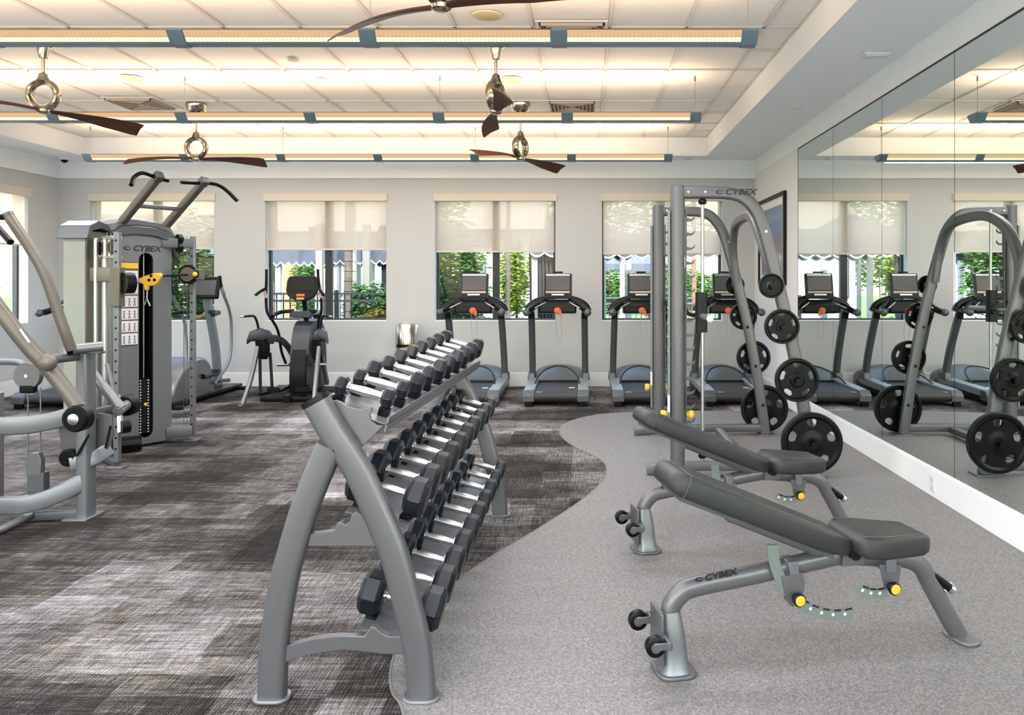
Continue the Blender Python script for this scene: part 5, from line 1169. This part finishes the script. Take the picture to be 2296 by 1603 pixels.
palm(1137, 14.2, .045, 'thin grey trunk beside the mullion of the third back window', M['bark'], .05)
palm(612, 15.5, .09, 'grey palm trunk at the left edge of the second back window', M['bark'], .0)
palm(2290, 15.0, .08, 'pale palm trunk beyond the mirrored end of the garden', M['stone'], 0)
# fence
def fence(x0, x1, y, lab, z1=1.30):
    r = thing('garden_fence', lab, 'fence', ((x0+x1)/2, y, GZ)); st = .115; N = int((x1-x0)/st)
    pm = MB().box((0, 0, (z1-GZ)/2), (.018, .018, z1-GZ-.02)).mesh('picket', M['frame'], 0)
    for i in range(N):
        o = bpy.data.objects.new('picket', pm); COL.objects.link(o); o.parent = r; o.location = (x0+i*st-r.location.x, 0, .01)
    for z in (.06, z1-.12, z1): MB().bx(x0, x1, y-.02, y+.02, z-.018, z+.018).build('rail', mat('fence rail', (.07, .09, .09), .4), r, world=True)
    n = int((x1-x0)/2.0)
    for i in range(n+1): MB().bx(x0+i*2.0-.03, x0+i*2.0+.03, y-.03, y+.03, GZ, z1+.06).build('post', M['frame'], r, world=True)
fence(-8.2, -3.4, 13.2, 'black picket fence outside the two left back windows')
fence(.2, 7.5, 17.0, 'black picket fence outside the rightmost back window', 1.15)
# cabanas: striped awning roof with scalloped valance, posts and curtains
def cabana(x0, x1, y0, y1, ze, lab, nsc, curtains, zr=None, post=.10):
    r = thing('cabana', lab, 'cabana', ((x0+x1)/2, (y0+y1)/2, GZ), group='poolside cabanas')
    for x in (x0+.08, x1-.08):
        for y in (y0+.08, y1-.08): MB().bx(x-post/2, x+post/2, y-post/2, y+post/2, GZ, ze+.05).build('post', M['house'], r, world=True)
    zr = zr or ze+.75; cx, cy = (x0+x1)/2, (y0+y1)/2
    mb = MB(); b = mb.b; A = [b.verts.new(v) for v in ((x0, y0, ze+.2), (x1, y0, ze+.2), (x1, y1, ze+.2), (x0, y1, ze+.2))]; t1, t2 = b.verts.new((x0+.8, cy, zr)), b.verts.new((x1-.8, cy, zr))
    b.faces.new((A[0], A[1], t2, t1)); b.faces.new((A[2], A[3], t1, t2)); b.faces.new((A[1], A[2], t2)); b.faces.new((A[3], A[0], t1)); b.faces.new(A[::-1])
    mb.build('awning_roof', M['awning'], r, world=True, ang=0)
    w_ = (x1-x0)/nsc
    def scal(off, amp): 
        pts = []
        for i in range(nsc):
            for j in range(6): pts.append((x0+w_*(i+j/6), ze-amp*sin(pi*j/6)+off))
        return pts+[(x1, ze+off)]
    s0 = scal(.0, .07); s1 = scal(-.03, .07)
    for y in (y0, y1):
        MB().xz([(x0, ze+.22)]+s0+[(x1, ze+.22)], y-.012, y+.002).build('valance', M['awning'], r, world=True, ang=0)
        MB().xz(s0+s1[::-1], y-.016, y+.004).build('scallop_trim', M['awwhite'], r, world=True, ang=0)
    for (ca, cb, cy_) in curtains:
        rs = []; n = 40
        for z, k in ((ze+.1, 1), (1.2, .93), (.5, .85), (GZ+.03, .95)):
            cm = (ca+cb)/2; hw = (cb-ca)/2*k
            f = [Vector((cm-hw+2*hw*i/n, cy_+.05*sin(i*1.15)*(1 if i % 2 else .7), z)) for i in range(n+1)]
            rs.append(f+[Vector((p.x, p.y+.012, p.z)) for p in f[::-1]])
        MB().rings(rs).build('curtain', M['curtain'], r, world=True, ang=60)
    return r
X_ = lambda px, d: (px-CX)/F*d
cabana(X_(612, 15.2), X_(735, 15.2), 15.2, 17.6, 1.90, 'grey cabana awning with white scallops, left half of the second back window', 7, [])
cabana(X_(745, 15.0), X_(905, 15.0), 15.0, 17.6, 1.93, 'grey cabana awning with white scallops, right half of the second back window', 9, [(X_(855, 15.1), X_(875, 15.1), 15.1)])
cabana(X_(1188, 13.4), X_(1420, 13.4), 13.4, 15.8, 2.02, 'nearest cabana with charcoal curtains between the third and fourth back windows', 7, [(X_(1185, 13.45), X_(1248, 13.45), 13.5)])
cabana(X_(1335, 21.5), X_(1500, 21.5), 21.5, 23.6, 1.78, 'distant cabana with scalloped awning in the rightmost back window', 8, [])
cabana(X_(1345, 12.9), X_(1680, 12.9), 12.9, 13.0, 1.98, 'long scalloped awning edge hanging just outside the rightmost back window', 9, [], zr=2.35, post=.04)
cabana(X_(1700, 15.0), X_(1980, 15.0), 15.0, 17.2, 1.95, 'grey cabana beyond the mirror-side wall', 8, [(X_(1745, 15.1), X_(1790, 15.1), 15.1)])
# columns and far houses
for px, d, w_, lab in ((717, 14.6, .12, 'square pale column beside the second window mullion'), (822, 14.9, .13, 'pale column behind the palm trunks')):
    x = X_(px, d); r = thing('garden_column', lab, 'column', (x, d, GZ)); MB().bx(x-w_/2, x+w_/2, d-w_/2, d+w_/2, GZ, 2.6).build('shaft', M['stone'], r, world=True, bev=.005); MB().bx(x-w_*.7, x+w_*.7, d-w_*.7, d+w_*.7, GZ, .1).build('base', M['stone'], r, world=True)
def house(x0, x1, y, h, lab, wins, roofm=M['roof'], door=None):
    r = thing('house', lab, 'house', ((x0+x1)/2, y+2, GZ)); MB().bx(x0, x1, y, y+4, GZ, h).build('wall', M['house'], r, world=True)
    MB().yz([(y-.4, h), (y+2, h+1.2), (y+4.4, h)], x0-.3, x1+.3).build('roof', roofm, r, world=True)
    for (a, b, z0, z1) in wins:
        f = MB().bx(a, b, y-.04, y, z0, z1).build('window', M['frame'], r, world=True); MB().bx(a+.05, b-.05, y-.05, y-.035, z0+.05, z1-.05).build('pane', mat('far pane', (.15, .19, .22), .1), f, world=False)
        f.children[0].location = -Vector((r.location.x, r.location.y, r.location.z))
    if door: a, b, z1 = door; MB().bx(a, b, y-.05, y, GZ, z1).build('door', M['terra'], r, world=True)
house(X_(560, 22), X_(880, 22), 22, 2.9, 'white pool house with an orange door behind the arc trainer window', [(X_(800, 22), X_(835, 22), 1.0, 2.0)], door=(X_(637, 22), X_(672, 22), 2.1))
house(X_(1060, 24), X_(1200, 24), 24, 3.1, 'white house behind the third back window', [(X_(1075, 24), X_(1090, 24), 1.0, 2.2)])
house(-14.5, -10.2, 20, 2.2, 'white house with a grey roof beyond the far left window', [(-12.5, -11.7, .8, 1.6), (-10.8, -10.0, .8, 1.6)])
house(X_(1700, 30), X_(2100, 30), 30, 3.0, 'white house far behind the pool on the right', [(8.5, 9.5, 1, 2)])
# loungers
def lounger(x, y, rz, lab):
    r = thing('sun_lounger', lab, 'sun lounger', (x, y, GZ), rz, 'sun loungers outside')
    for i in range(9): MB().bx(-.30, .30, -.9+i*.12, -.80+i*.12, .30, .315).build('slat', M['awwhite'], r)
    for i in range(6):
        t = i*.115; MB().box((0, .22+t*.7, .36+t*.72), (.60, .09, .015), mtx=Matrix.Rotation(radians(46), 4, 'X')).build('slat', M['awwhite'], r)
    for s in (-1, 1):
        MB().bx(s*.32-.02, s*.32+.02, -.92, .22, .27, .32).build('side_rail', M['awwhite'], r)
        MB().sweep([(s*.32, .18, .30), (s*.32, .72, .86)], .04, .04, r=.008, smooth=False).build('back_rail', M['awwhite'], r)
        for y_ in (-.8, .15): MB().bx(s*.32-.02, s*.32+.02, y_-.02, y_+.02, 0, .28).build('leg', M['awwhite'], r)
    return r
lo = lounger(X_(1165, 13.6), 13.7, radians(60), 'white slatted sun lounger beside the charcoal curtain')
dup(lo, (X_(1225, 14.6), 14.7, GZ+.02), radians(60), 'white slatted sun lounger farther behind the charcoal curtain')
dup(lo, (X_(1370, 15.3), 15.4, GZ+.02), radians(80), 'white sun lounger outside the rightmost back window')
dup(lo, (X_(1440, 16.4), 16.4, GZ+.02), radians(80), 'white sun lounger outside behind the squat rack post')
